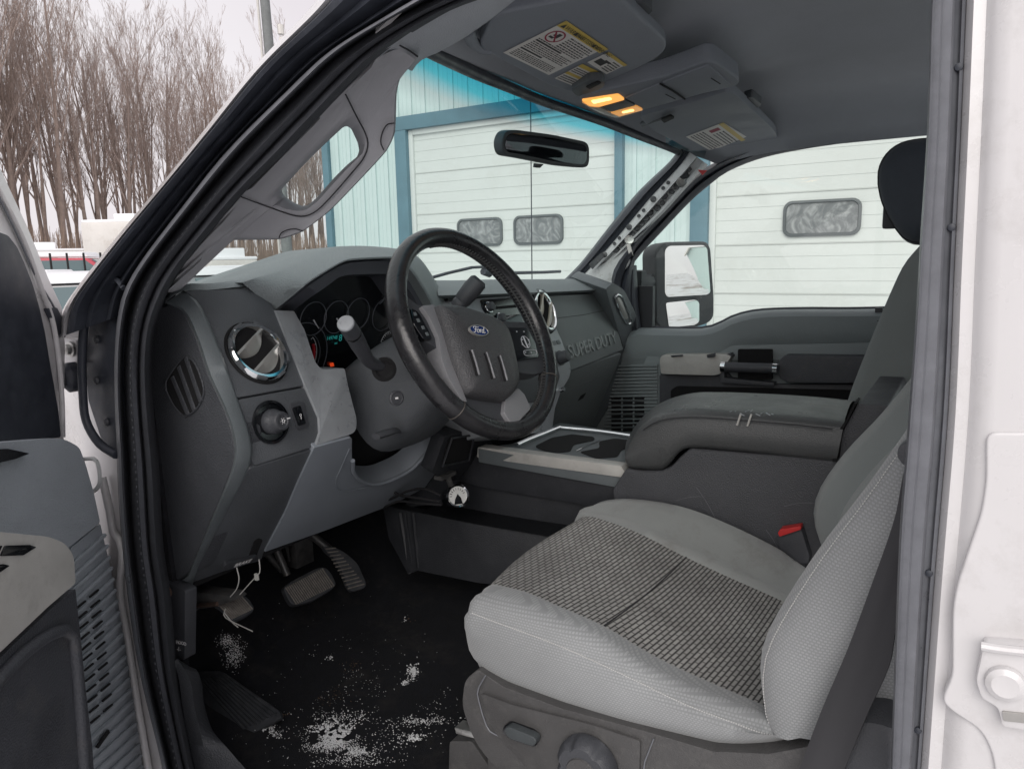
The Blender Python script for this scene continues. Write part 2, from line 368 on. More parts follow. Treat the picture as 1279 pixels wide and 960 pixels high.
# garage ------------------------------------------------------------
WX = 7.8
def build_garage():
    root = empty('garage_building', (WX, 3, GZ), 'long pale aqua metal garage with teal trim and cream sectional doors', 'building')
    TOP = 3.9; Y0, Y1 = -14, 8.44
    doors = [(3.72, 6.84), (-.52, 2.60)]; DT = 2.60
    bm = bmesh.new()
    def wall(y0, y1, z0, z1): add_box(bm, (WX+.1, (y0+y1)/2, (z0+z1)/2), (.2, y1-y0, z1-z0))
    wall(6.84, Y1, GZ, TOP); wall(2.60, 3.72, GZ, TOP); wall(Y0, -.52, GZ, TOP)
    wall(3.72, 6.84, DT, TOP); wall(-.52, 2.60, DT, TOP)
    y = Y0+.1
    while y < Y1-.1:
        z0 = GZ
        for a, b in doors:
            if a-.03 < y < b+.03: z0 = DT+.18
        for k, (dy, w, t) in enumerate(((0,.045,.03),(.08,.012,.008),(.15,.012,.008))):
            if y+dy < Y1-.05: add_box(bm, (WX-t/2+.004, y+dy, (z0+TOP)/2), (t, w, TOP-z0-.002*k-.004))
        y += .235
    finish('wall', bm, 'siding', root, ang=30)
    # side wall, rear and roof
    bm = bmesh.new(); add_box(bm, (WX+6.1, Y1-.1-.002, (GZ+TOP)/2), (11.8, .2, TOP-GZ)); finish('wall', bm, 'siding', root, ang=30)
    bm = bmesh.new()
    P = [V((WX-.35, 0, TOP-.03)), V((WX+6, 0, TOP+1.3)), V((WX+12.3, 0, TOP-.03)), V((WX+12.3, 0, TOP+.12)), V((WX+6, 0, TOP+1.45)), V((WX-.35, 0, TOP+.12))]
    add_slab(bm, [p+V((0,Y1+.35,0)) for p in P], V((0, -(Y1+.35-Y0), 0))); rf = finish('roof', bm, 'trailer_white', root, ang=30)
    bm = bmesh.new(); add_box(bm, (WX-.42, (Y0+Y1)/2+.15, TOP+.05), (.12, Y1-Y0+.35, .13)); finish('gutter', bm, 'trailer_white', rf, bevel=.02)
    # corner trims and jambs
    bm = bmesh.new(); add_box(bm, (WX-.02, Y1-.03, (GZ+TOP)/2), (.09, .12, TOP-GZ-.01)); finish('corner_trim', bm, 'teal', root, bevel=.005)
    for i, (a, b) in enumerate(doors):
        bm = bmesh.new()
        jw = .2
        add_box(bm, (WX-.03, b+jw/2, (GZ+DT)/2), (.10, jw, DT-GZ)); add_box(bm, (WX-.03, a-.05, (GZ+DT)/2), (.10, .10, DT-GZ))
        add_box(bm, (WX-.033, (a+b)/2+.05, DT+.09), (.106, b-a+.3, .18))
        finish('door_frame', bm, 'teal', root, bevel=.006)
        bm = bmesh.new(); add_box(bm, (WX+.06, (a+b)/2, (GZ+DT)/2), (.06, b-a-.004, DT-GZ-.004))
        z = DT-.006; secs = [2.019-.0, 1.46, .93, .40, -.13, -.66]
        zz = [DT]+secs+[GZ]
        for k in range(len(zz)-1):
            top, bot = zz[k]-.004, zz[k+1]+.004
            n = 4
            for q in range(n):
                h = (top-bot)/n
                add_box(bm, (WX+.028, (a+b)/2, top-h*(q+.5)), (.006, b-a-.02, h-.003))
        d = finish('garage_door', bm, 'garage_door', root, bevel=.002, seg=1)
        bm = bmesh.new(); 
        for zc in secs: add_box(bm, (WX+.022, (a+b)/2, zc), (.012, b-a-.03, .010))
        finish('section_joint', bm, 'groove', d)
        bm = bmesh.new(); add_box(bm, (WX+.01, b-.035, (GZ+DT)/2), (.05, .07, DT-GZ-.01)); add_box(bm, (WX+.008, (a+b)/2-.03, DT-.035), (.05, b-a-.09, .07)); finish('weather_stop', bm, 'garage_door', d, bevel=.004)
        wins = [(5.71, .72), (4.81, .72)] if i == 0 else [(1.43, .76), (.30, .72)]
        if i == 0: wins.append((4.0-.02, .5)) if False else None
        for yc, w in wins:
            zc = 1.185; h = .37
            def rr(w, h, r, x):
                out = []
                for cx, cy, a0 in ((w/2-r, h/2-r, 0), (-w/2+r, h/2-r, 90), (-w/2+r, -h/2+r, 180), (w/2-r, -h/2+r, 270)):
                    for k in range(6):
                        an = radians(a0+90*k/5); out.append(V((x, yc+cx+r*cos(an), zc+cy+r*sin(an))))
                return out
            bm = bmesh.new(); add_loft(bm, [rr(w, h, .09, WX+.03), rr(w, h, .09, WX-.005), rr(w-.05, h-.05, .07, WX-.012), rr(w-.07, h-.07, .065, WX+.012)], cu=True)
            wf = finish('window', bm, 'win_frame', root, ang=40)
            bm = bmesh.new(); bm.faces.new([bm.verts.new(p) for p in rr(w-.06, h-.06, .07, WX+.008)]); finish('pane', bm, 'dusty_pane', wf)
    return root
build_garage()
# woodland ----------------------------------------------------------
def tree_mesh(seed, H):
    rnd_ = random.Random(seed); tb = bmesh.new(); cb = bmesh.new()
    def branch(bm, p, d, ln, r, lev):
        n = 5 if lev == 0 else 4
        pts = [p]; rr = [r]; q = p.copy(); dd = d.copy()
        for i in range(n):
            dd = (dd + V((rnd_.uniform(-1,1), rnd_.uniform(-1,1), rnd_.uniform(-.2,1.0)))*(.05 if lev == 0 else .15)).normalized()
            q = q + dd*ln/n; pts.append(q.copy()); rr.append(max(.0065, r*(1-(i+1)/n*.82)))
        add_tube(bm, pts, rr, 6 if lev == 0 else 3, cap=False)
        if lev >= 4: return
        kids = (11, 6, 5, 3)[lev]
        for k in range(kids):
            t = rnd_.uniform(.34 if lev == 0 else .2, 1); i = min(n-1, int(t*n)); a = pts[i].lerp(pts[i+1], t*n-i)
            base = (pts[i+1]-pts[i]).normalized(); x, y, _ = frame(base); an = rnd_.uniform(0, 2*pi)
            sp = rnd_.uniform(.22, .55)
            nd = (base*cos(sp) + (x*cos(an)+y*sin(an))*sin(sp) + V((0,0,.25))).normalized()
            branch(cb, a, nd, ln*rnd_.uniform(.34,.58)*(1-.3*t), rr[i]*.5, lev+1)
    branch(tb, V((0,0,0)), V((rnd_.uniform(-.08,.08), rnd_.uniform(-.08,.08), 1)), H, H*.0120, 0)
    out = []
    for nm, b in (('trunk', tb), ('crown', cb)):
        for f in b.faces: f.smooth = True
        me = bpy.data.meshes.new(nm); b.to_mesh(me); b.free(); me.materials.append(MATS['trunk_bark' if nm == 'trunk' else 'bark']); out.append(me)
    return out
TREES = [tree_mesh(s, 17) for s in range(7)]
rg = random.Random(5)
k = 0
for row in range(6):
    m = (24, 24, 24, 22, 22, 20)[row]
    for i in range(m):
        t = (i+rg.uniform(-.35, .35))/(m-1)
        hd = radians(72 - 31*t)                       # woodland edge seen beyond the yard
        dist = (52 + 48*t + row*4.5 + rg.uniform(-2, 2))
        x = CAM.x+dist*cos(hd); y = dist*sin(hd)
        sc = rg.uniform(.8, 1.12) * (1.12 if t < .25 else 1)
        root = empty('bare_tree', (x, y, GZ), 'bare brown leafless tree in the woodland beyond the parked trailers', 'tree', 'bare woodland trees')
        root.rotation_euler = (0, 0, rg.uniform(0, 6.28)); root.scale = (sc, sc, sc*rg.uniform(.92, 1.1))
        md = TREES[k % 7]; k += 1
        for nm, me in zip(('trunk', 'crown'), md):
            o = bpy.data.objects.new(nm, me); COL.objects.link(o); o.parent = root
# brush (uncountable thin growth at the wood's foot)
bm = bmesh.new()
for i in range(6500):
    t = rg.random(); hd = radians(74-34*t); dist = 48+46*t+rg.uniform(-3, 10)
    p = V((CAM.x+dist*cos(hd), dist*sin(hd), GZ)); h = rg.uniform(.8, 4.6)
    q = p+V((rg.uniform(-.6,.6), rg.uniform(-.6,.6), h)); add_tube(bm, [p, p.lerp(q,.5)+V((rg.uniform(-.1,.1),0,0)), q], [.04,.028,.014], 3, cap=False)
finish('brush', bm, 'brush_brown', kind='stuff', label='thin brown brush at the foot of the woodland')
# yard objects: positions on the ground from bearings
def at(px, dist):
    r = ray(px, 320); h = math.atan2(r.y, r.x)
    return V((CAM.x+dist*cos(h), dist*sin(h), GZ)), h
def rotbox(bm, o, h, c, s, mi=0):
    R = Matrix.Rotation(h, 3, 'Z'); add_box(bm, o + R @ V(c), s, R, mi)
def trailer(px, dist, L, H, W, label, yaw, name='camper_trailer', stripe=False):
    o, h = at(px, dist); h += yaw
    root = empty(name, o, label, 'trailer')
    R = Matrix.Rotation(h, 3, 'Z')
    bm = bmesh.new(); rotbox(bm, o, h, (0,0,.5+H/2), (W, L, H)); body = finish('body', bm, 'trailer_white', root, bevel=.12)
    bm = bmesh.new(); rotbox(bm, o, h, (0,0,.5+H+.03), (W*.97, L*.97, .1)); rotbox(bm, o, h, (0,L*.1,.5+H+.2), (.8, 1.1, .3)); finish('roof_snow', bm, 'snow', root, bevel=.04)
    for yy in (-.25, .2):
        bm = bmesh.new(); rotbox(bm, o, h, (-W/2-.01, yy*L, .5+H*.62), (.04, L*.16, H*.24)); finish('window', bm, 'car_glass', body, bevel=.01)
    bm = bmesh.new(); rotbox(bm, o, h, (0, -L/2-.01, .5+H*.55), (W*.5, .04, H*.25)); finish('window', bm, 'car_glass', body, bevel=.01)
    for sx in (-1, 1):
        bm = bmesh.new(); c = o+R@V((sx*W*.42, 0, .33)); add_cyl(bm, c-R@V((.1,0,0)), c+R@V((.1,0,0)), .33); finish('wheel', bm, 'tyre', root)
trailer(78, 36, 7.5, 1.75, 2.2, 'long low white trailer with snow on its roof standing before the woodland', 0.05)
trailer(176, 34, 4.2, 2.75, 2.2, 'tall white camper trailer with dark window beside the long low trailer', 1.1)
def car(px, dist, yaw, m, label, sc=1):
    o, h = at(px, dist); h += yaw; R = Matrix.Rotation(h, 3, 'Z')
    root = empty('parked_car', o, label, 'car')
    prof = [(-2.2,.35),(-2.2,.85),(-1.2,.95),(-.6,1.42),(.9,1.45),(1.7,.98),(2.2,.9),(2.25,.35)]
    bm = bmesh.new(); add_slab(bm, [o+R@V((x*sc, -.88, z*sc)) for x, z in prof], R@V((0,1.76,0))); body = finish('body', bm, m, root, bevel=.07)
    bm = bmesh.new(); add_slab(bm, [o+R@V((x*sc, -.8, z*sc)) for x, z in [(-.62,1.44),(-.5,1.56),(.85,1.58),(.93,1.46)]], R@V((0,1.6,0))); finish('roof_snow', bm, 'snow', root, bevel=.04)
    bm = bmesh.new(); add_slab(bm, [o+R@V((x*sc, -.84, z*sc)) for x, z in [(-2.2,.87),(-2.1,.95),(-1.3,1.04),(-1.22,.97)]], R@V((0,1.68,0))); finish('bonnet_snow', bm, 'snow', root, bevel=.03)
    bm = bmesh.new(); add_slab(bm, [o+R@V((x*sc, -.75, z*sc)) for x, z in [(-1.22,1.0),(-.68,1.4),(-.64,1.36),(-1.16,.97)]], R@V((0,1.5,0))); finish('windscreen', bm, 'car_glass', body)
    for sy in (-1, 1):
        bm = bmesh.new(); add_slab(bm, [o+R@V((x*sc, sy*.895, z*sc)) for x, z in [(-1.0,1.0),(-.55,1.37),(.8,1.38),(1.35,1.02)]], R@V((0,-.02*sy,0))); finish('side_window', bm, 'car_glass', body)
        for sx in (-1.4, 1.4):
            bm = bmesh.new(); c = o+R@V((sx*sc, sy*.8, .33)); add_cyl(bm, c-R@V((0,.1,0)), c+R@V((0,.1,0)), .33); finish('wheel', bm, 'tyre', root)
    return root
car(92, 11.5, .35, 'car_white', 'white snow topped car with pale windscreen nearest the open door')
car(84, 27, 1.3, 'car_red', 'bright red car under snow in front of the long low trailer', 1.32)
car(122, 30, 1.5, 'car_blue', 'blue car under snow beside the red car', 1.25)
car(45, 22, 1.2, 'car_grey', 'grey snow covered car farthest left in the yard')
car(268, 15, .5, 'car_grey', 'dark grey snow covered car seen through the lower windshield corner')
car(320, 20, .9, 'car_white', 'white snow topped car parked behind the dark grey one')
car(378, 30, 1.2, 'car_white', 'white car parked far back near the corner of the garage')
# snowy boxy truck through the windshield corner
trailer(286, 26, 1.5, 1.25, 1.2, 'small snow plastered box trailer beside the utility pole', .3)
# utility pole
o, h = at(361, 23)
up_ = empty('utility_pole', o, 'tall grey utility pole leaning slightly beside the garage corner', 'pole')
tube('shaft', [o, o+V((-.04,.06,4)), o+V((-.12,.18,12))], [.16,.15,.12], 'pole_grey', up_)
tube('conduit', [o+V((-.2,.10,0)), o+V((-.28,.28,12))], .035, 'trailer_white', up_, seg=6)
bm = bmesh.new(); add_tube(bm, [o+V((.2,-.1,7.9)), o+V((.2,-.1,8.15))], .09); finish('insulator', bm, 'trailer_white', up_)
# fence of thin wire posts
for i in range(5):
    o, h = at(42+i*21, 24); tag = tube('fence_post', [o, o+V((0,0,2.0))], .028, 'tyre', None, seg=6, label='thin dark metal post of the yard fence in front of the trailers', category='post', group='posts of the yard fence')
# ================================================================== world, sun, camera
w = bpy.data.worlds.new('World'); SC.world = w; w.use_nodes = True; nt = w.node_tree
bg = nt.nodes['Background']; sky = nt.nodes.new('ShaderNodeTexSky'); sky.sky_type = 'NISHITA'; sky.sun_disc = False
sky.sun_elevation = radians(30); sky.sun_rotation = radians(249); sky.dust_density = 6; sky.air_density = 1.0
mx = nt.nodes.new('ShaderNodeMix'); mx.data_type = 'RGBA'; mx.inputs['Factor'].default_value = .93
mx.inputs['B'].default_value = (7.25, 6.95, 7.1, 1)
tcw = nt.nodes.new('ShaderNodeTexCoord'); nw = nt.nodes.new('ShaderNodeTexNoise'); nw.inputs['Scale'].default_value = 2.2; nw.inputs['Detail'].default_value = 5
rw = nt.nodes.new('ShaderNodeValToRGB'); rw.color_ramp.elements[0].position = .35; rw.color_ramp.elements[0].color = (6.6,6.15,6.4,1); rw.color_ramp.elements[1].position = .68; rw.color_ramp.elements[1].color = (7.7,7.45,7.6,1)
nt.links.new(tcw.outputs['Generated'], nw.inputs['Vector']); nt.links.new(nw.outputs[0], rw.inputs[0]); nt.links.new(rw.outputs[0], mx.inputs['B'])
nt.links.new(sky.outputs[0], mx.inputs['A']); nt.links.new(mx.outputs['Result'], bg.inputs[0]); bg.inputs[1].default_value = .098
sd = bpy.data.lights.new('sun', 'SUN'); sd.energy = 1.5; sd.angle = radians(50); sd.color = (1, .97, .94)
so = bpy.data.objects.new('sun', sd); COL.objects.link(so)
sunv = V((-.80, -.30, .50)).normalized(); so.rotation_euler = sunv.to_track_quat('Z', 'Y').to_euler()
cd = bpy.data.cameras.new('camera'); cd.lens = F/1279*36; cd.sensor_width = 36; cd.clip_end = 2000; cd.clip_start = .02
co = bpy.data.objects.new('camera', cd); COL.objects.link(co)
co.matrix_world = Matrix.Translation(CAM) @ Matrix((RT, UP, -FW)).transposed().to_4x4()
SC.camera = co
SC.view_settings.view_transform = 'Standard'; SC.view_settings.look = 'None'; SC.view_settings.exposure = .42; SC.view_settings.gamma = 1
# ================================================================== the pickup truck
TR = empty('pickup_truck', (.8, .3, GZ), 'white pickup truck with its driver door open showing a grey cloth cab', 'pickup truck')
def seg2(a, b, t): return [V(p).lerp(V(q), t) for p, q in zip(a, b)]
# ---------------- door opening: pillar skin, seals
A_out = [(424,-22),(394,15),(323,86),(259,165),(210,225),(150,297),(101,360),(84,390),(79,420)]
A_rdg = [(548,-18),(480,22),(413,64),(360,113),(285,188),(225,263),(180,322),(157,361),(148,395),(144,444),(144,500),(147,560),(150,630),(158,720),(174,830),(200,940),(210,985)]
A_inn = [(640,-20),(595,0),(550,19),(471,71),(400,143),(357,188),(304,240),(259,293),(229,330),(209,362),(192,405),(187,455),(190,517),(197,590),(202,680),(212,745),(219,830),(230,900),(248,985)]
NN = 70
c_out = cr(A_out, NN); c_rdg_s = cr(A_rdg[:9], NN); c_rdg = cr(A_rdg, NN); c_inn = cr(A_inn, NN)
def rows_between(a, b, prof, N=NN):
    return [[U(p.lerp(q, t), X=x) for p, q in zip(a, b)] for t, x in prof]
loft('a_pillar', rows_between(c_out, c_rdg_s, [(-.10,.03),(-.06,-.045),(0,-.055),(.06,-.05)]), 'white_paint', TR)
loft('pillar_seal', rows_between(c_out, c_rdg_s, [(.05,-.046),(.09,-.058),(.2,-.055),(.4,-.04),(.5,-.043),(.58,-.036),(.78,-.022),(.86,-.034),(.93,-.026),(1.0,-.02),(1.06,-.01)]), 'rubber', TR, label='dark rubber seal along the sloping windshield pillar')
loft('door_seal', rows_between(c_rdg, c_inn, [(-.02,0),(.0,-.03),(.05,-.038),(.14,-.034),(.2,-.01),(.26,0.0),(.34,-.018),(.5,-.026),(.62,-.02),(.68,-.004),(.74,-.012),(.86,-.014),(.95,.0),(1.0,.025),(1.06,.06),(1.3,.11)]), 'textile_trim', TR, label='black door opening weatherstrip down the front pillar')
loft('seal_lip', rows_between(c_rdg, c_inn, [(-.01,-.028),(.02,-.041),(.09,-.042),(.13,-.034)]), 'rubber_lip', TR)
# seal stitching
bm = bmesh.new()
for t in (.455,):
    P_ = [U(p.lerp(q, t), X=-.0255) for p, q in zip(cr(A_rdg, 260), cr(A_inn, 260))]
    for i in range(90, 258, 2): add_tube(bm, [P_[i], P_[i].lerp(P_[i+1], .7)], .0006, 4)
finish('seal_stitching', bm, 'stitch_dark', TR)
# hinge pillar (white) behind the driver door
hp = panel('hinge_pillar', [(84,410),(150,400),(152,560),(156,640),(168,760),(190,880),(205,985),(150,985),(90,985),(60,700),(66,500)], (V((0.005,0,0)), V((1,0,0))), .015, 'white_paint', TR, r=6, bevel=.006)
# raised contour on the hinge pillar near the rocker
bm = bmesh.new(); P_ = Cv([(128,596),(138,640),(142,665),(153,684),(150,740),(160,800),(172,880),(190,985)], 30, X=-.004); add_tube(bm, P_, .006, 8); finish('weld_flange', bm, 'white_paint', hp, ang=60)
# rubber boot between door and pillar
pb = panel('pillar_liner', [(112,400),(128,344),(138,351),(149,350),(156,360),(151,395),(147,450),(148,560),(140,566),(126,548),(110,500),(106,450)], (V((-.012,0,0)), V((1,0,0))), .02, 'rubber', TR, r=4, bevel=.003)
bm = bmesh.new(); add_tube(bm, Cv([(127,343),(113,372),(106,405),(103,444),(104,490),(108,525),(124,553),(146,568)], 30, X=-.03), .006, 8)
add_tube(bm, Cv([(127,343),(136,352),(146,349),(155,360)], 12, X=-.03), .004, 6)
finish('rubber_flap', bm, 'rubber', pb, ang=60)
for q in ((121,424),(121,475),(134,527),(143,392)):
    bm = bmesh.new(); add_lathe(bm, U(q, X=-.013), V((-1,0,0)), [(0,.006),(.003,.005),(.004,.001)], 12); finish('liner_clip', bm, 'black_plastic', pb)
# hinge with bolt and grommet
hg = panel('door_hinge', [(79,421),(96,424),(97,455),(80,458)], (V((-.02,0,0)), V((1,0,0))), .02, 'white_paint', TR, r=3, bevel=.002)
bm = bmesh.new(); add_lathe(bm, U((90,436), X=-.021), V((-1,0,0)), [(0,.011),(.003,.011),(.004,.008),(.009,.007),(.011,.003)], 12); finish('hinge_bolt', bm, 'steel', hg)
bm = bmesh.new(); add_lathe(bm, U((96,470), X=-.022), V((-1,0,0)), [(0,.018),(.012,.018),(.018,.012),(.01,.008)], 18, ex=.7, ey=1.2); finish('wire_grommet', bm, 'rubber', TR)
bm = bmesh.new(); add_tube(bm, Cv([(104,573),(120,574),(125,592),(124,606),(116,614),(107,612)], 16, X=-.03), .003, 6); finish('door_check', bm, 'white_metal', TR)
# kick trim / sill plate
loft('sill_plate', [[U(p, X=x) for p in cr(pts, 30)] for pts, x in (
    ([(218,826),(224,850),(232,905),(250,985)], .03),
    ([(222,822),(238,850),(243,880),(252,920),(268,985)], .035),
    ([(233,832),(248,838),(252,868),(262,905),(290,940),(330,985)], .06),
    ([(236,840),(252,850),(256,880),(268,915),(296,950),(336,985)], .09))], 'dash_side', TR, thick=.004)
kt = panel('kick_trim', [(207,725),(232,738),(231,824),(212,822)], (V((.05,0,0)), V((1,0,.0))), .02, 'black_plastic', TR, r=3, bevel=.003)
bm = bmesh.new(); a = U((221,803), X=.049); add_text(bm, 'HOOD', a, V((0,-1,.12)).normalized(), V((0,.12,1)).normalized(), .0085, ext=.0003); add_text(bm, '-/-', U((222,812), X=.049), V((0,-1,.12)).normalized(), V((0,.12,1)).normalized(), .011, ext=.0003); finish('release_marking', bm, 'white_mark', kt)
bm = bmesh.new(); add_lathe(bm, U((211,738), X=.045), V((-1,0,0)), [(0,.009),(.006,.009),(.01,.004)], 14); finish('rusty_bolt', bm, 'rust', TR)
# ---------------- B pillar on the right
BL = [(1168,-40),(1163,0),(1158,167),(1150,292),(1144,400),(1132,560),(1123,685),(1113,960),(1111,1000)]
BR = [(1209,-40),(1207,0),(1200,167),(1192,333),(1187,460),(1181,560),(1167,727),(1150,960),(1147,1000)]
nb = 40; bl = cr(BL, nb); brr = cr(BR, nb)
def py(t, y): return [U(p.lerp(q, t), X=.030-y) for p, q in zip(bl, brr)]
loft('rear_door_seal', [py(.02, -.06), py(0, .030), py(.01, .045), py(.06,.052), py(.12,.048), py(.3,.049), py(.36,.046), py(.62,.047), py(.68,.042), py(.7,.030), py(.86,.026), py(.9,.03), py(1.0,.028), py(1.03,.01)], 'rubber_lip', TR, label='grey dusty rubber strip on the edge of the centre pillar', ang=40)
for q in ((1198,84),(1189,284),(1161,715),(1147,911)):
    bm = bmesh.new(); add_lathe(bm, U(q, X=.0015), V((-1,0,0)), [(0,.0028),(.0015,.0025),(.002,.001)], 10); finish('seal_clip', bm, 'rubber', TR)
def px_(off, x): return [U((q.x+off, q.y), X=x) for q in brr]
bp = loft('centre_pillar', [px_(-8,.03), px_(2,-.0), px_(10,-.006), px_(26,-.004), px_(40,-.012), px_(60,-.014), px_(200,-.014), px_(420,-.01), px_(430,.1)], 'white_paint', TR, ang=40)
panel('pillar_step', [(1232,540),(1232,600),(1226,640),(1196,728),(1190,760),(1190,845),(1176,872),(1185,885),(1226,912),(1240,940),(1246,985),(1450,985),(1450,540)], (V((-.0172,0,0)), V((1,0,0))), .012, 'white_paint', bp, r=14, bevel=.0032, seg=4)
sp_ = panel('striker_plate', [(1229,802),(1300,808),(1300,915),(1252,908),(1247,884),(1226,872),(1219,850),(1224,828)], (V((-.028,0,0)), V((1,0,0))), .012, 'white_paint', TR, r=7, bevel=.003)
bm = bmesh.new(); add_lathe(bm, U((1256,852), X=-.0285), V((-1,0,0)), [(0,.012),(.004,.0115),(.006,.008),(.0055,.004)], 20); finish('striker_bolt', bm, 'white_paint', sp_)
bm = bmesh.new(); add_tube(bm, Cv([(1226,806),(1250,810),(1300,815)], 8, X=-.031), .003, 8); finish('striker_rib', bm, 'white_paint', sp_)
panel('rust_patch', [(1252,888),(1300,893),(1300,905),(1254,900)], (V((-.0295,0,0)), V((1,0,0))), .002, 'rust_stain' if 'rust_stain' in MATS else 'satin', sp_, r=2, bevel=.0005, label='rusty edge of the striker plate')
# ---------------- unseen-from-inside bodywork: floor pan side, roof, bonnet, rear of cab
bm = bmesh.new(); add_box(bm, (.0, -.55, -.02), (.12, 3.4, .12)); finish('rocker_panel', bm, 'white_paint', TR, bevel=.02)
bm = bmesh.new(); add_box(bm, (1.72, -.55, .10), (.10, 2.4, .6)); finish('far_side_panel', bm, 'white_paint', TR, bevel=.03)
roofrows = []
for x, z in ((-.02,1.14),(.03,1.22),(.12,1.27),(.4,1.30),(.8,1.31),(1.2,1.30),(1.46,1.285),(1.53,1.26),(1.56,1.23)):
    yf = .50 + .20*(1-((x-.8)/.82)**2)
    roofrows.append([V((x, yf - s, z - (.07*max(0, 1-s/.25)**2))) for s in (0,.05,.12,.25,.5,.9,1.5,2.1)])
loft('roof_panel', roofrows, 'white_paint', TR, thick=.004)
bm = bmesh.new(); add_box(bm, (.8, -1.55, .25), (1.6, .05, .75)); bw = finish('cab_rear_wall', bm, 'white_paint', TR, bevel=.02)
bm = bmesh.new(); add_box(bm, (.8, -1.5, .90), (1.5, .01, .5)); finish('rear_window', bm, 'window_glass', bw)
hoodr = []
for x, z in ((-.05,.30),(-.06,.6),(-.02,.68),(.2,.70),(.5,.715),(.8,.70),(1.1,.715),(1.4,.70),(1.62,.68),(1.67,.6),(1.66,.30)):
    hoodr.append([V((x, 1.32+s, z-.06*(s/1.1)**2-(.0 if s < 1.1 else .3))) for s in (0,.1,.5,.9,1.1,1.12)])
loft('bonnet', hoodr, 'white_paint', TR, thick=.004)
bm = bmesh.new(); add_box(bm, (.8, 1.40, .655), (1.6, .3, .05)); finish('cowl_panel', bm, 'black_plastic', TR, bevel=.01)
for x, y in ((.06,1.75),(1.56,1.75),(.06,-1.9),(1.56,-1.9)):
    bm = bmesh.new(); add_lathe(bm, V((x-.12, y, GZ+.40)), V((1,0,0)), [(0,.30),(0,.37),(.03,.40),(.21,.40),(.24,.37),(.24,.30)], 32); wh = finish('wheel', bm, 'tyre', TR)
    bm = bmesh.new(); add_lathe(bm, V((x-.13, y, GZ+.40)), V((1,0,0)), [(0,.05),(.01,.12),(.02,.24),(0,.27),(.02,.28),(.2,.28)], 24); finish('rim', bm, 'steel', wh)
bm = bmesh.new(); add_box(bm, (.8, -1.0, -.32), (1.2, 5.4, .16)); finish('chassis', bm, 'dark_metal', TR, bevel=.02)
bm = bmesh.new(); add_box(bm, (.8, -2.7, .0), (1.7, 2.1, .5)); finish('cargo_bed', bm, 'white_paint', TR, bevel=.03)
# ---------------- windshield
gr = []; Nv = 12
for i in range(25):
    x = i/24
    top = V((.08+1.42*x, .58+.17*(1-(2*x-1)**2), 1.170)); bot = V((.0+1.62*x, 1.10+.18*(1-(2*x-1)**2), .755))
    gr.append([bot.lerp(top, k/Nv) + V((0,.02,.02))*sin(pi*k/Nv) for k in range(Nv+1)])
ws = loft('windshield', gr, 'windshield_glass', TR, ang=60)
me = ws.data; at_ = me.attributes.new('vv', 'FLOAT', 'POINT')
for i, v in enumerate(me.vertices):
    at_.data[i].value = (i % (Nv+1))/Nv
# black header seal between glass and headliner
hd = [(530,52),(545,62),(600,90),(640,107),(680,124),(720,138),(760,152),(800,168),(848,187),(862,196)]
hc = cr(hd, 40)
def hz_(px): t = min(1.04, max(-.05, (px-545)/303)); return 1.122+.009*t+.03*sin(pi*min(1, max(0, t)))
H3 = [U(p, Z=hz_(p.x)) for p in hc]
tube('header_seal', [p+V((0,.010,.0)) for p in H3], .010, 'rubber', TR, seg=8)
# ---------------- headliner
D3 = Cv([(500,57),(522,71),(545,62)], 3, X=.1)
hl = []
NB = 46
for j in range(NB+1):
    s = 1.9*(j/NB)**1.6
    row = []
    for i, p in enumerate(H3):
        t = i/39
        rise = .075*(1-math.exp(-s/.10)); x = p.x; y = p.y - s
        # widen to the side rails as it goes back
        side = min(x-.10, 1.48-x)
        x2 = x + (-.10*(1-t)**3 + .10*t**3)*min(1, s/.25)
        x2 = min(1.515, x2)
        z = p.z + rise + .012*sin(pi*t)
        e = max(0, 1-min(1, (x2-.08)/.20)); z -= .075*e*e*min(1, s/.1)
        e = max(0, 1-min(1, (1.54-x2)/.22)); z -= (.105)*e*e*min(1, s/.1)
        # console mound
        def sb(v, a, b, w): return 1/(1+math.exp(-(v-a)/w))*1/(1+math.exp((v-b)/w))
        z -= .036*sb(x2, .66, 1.02, .025)*sb(s, .10, .36, .025)
        row.append(V((x2, y, z)))
    hl.append(row)
hl = [[p+V((0,.035,.03)) for p in hl[0]], [p+V((0,.014,.002)) for p in hl[0]]] + hl
loft('headliner', hl, 'headliner', TR, ang=80)
bm = bmesh.new(); cpx = [(1120,152,0)]
add_tube(bm, [U((1100+9*cos(a)+8*(1 if cos(a)>0 else -1), 153+2.2*sin(a)-.2*0), Z=1.165) for a in [2*pi*k/24 for k in range(24)]], .0012, 5, closed=True); finish('headliner_embossing', bm, 'pillar_trim', TR)
# driver-side upper strip above the pillar trim
st_o = cr([(471,71),(550,19),(595,0),(660,-26),(760,-60)], 24); st_i = cr([(508,86),(520,73),(545,60),(610,22),(700,-40)], 24)
loft('roof_rail_trim', [[U(p.lerp(q, t), X=x) for p, q in zip(st_o, st_i)] for t, x in ((-.05,.02),(.0,.045),(.25,.06),(.6,.095),(.9,.125),(1.05,.16),(1.2,.22))], 'headliner', TR)
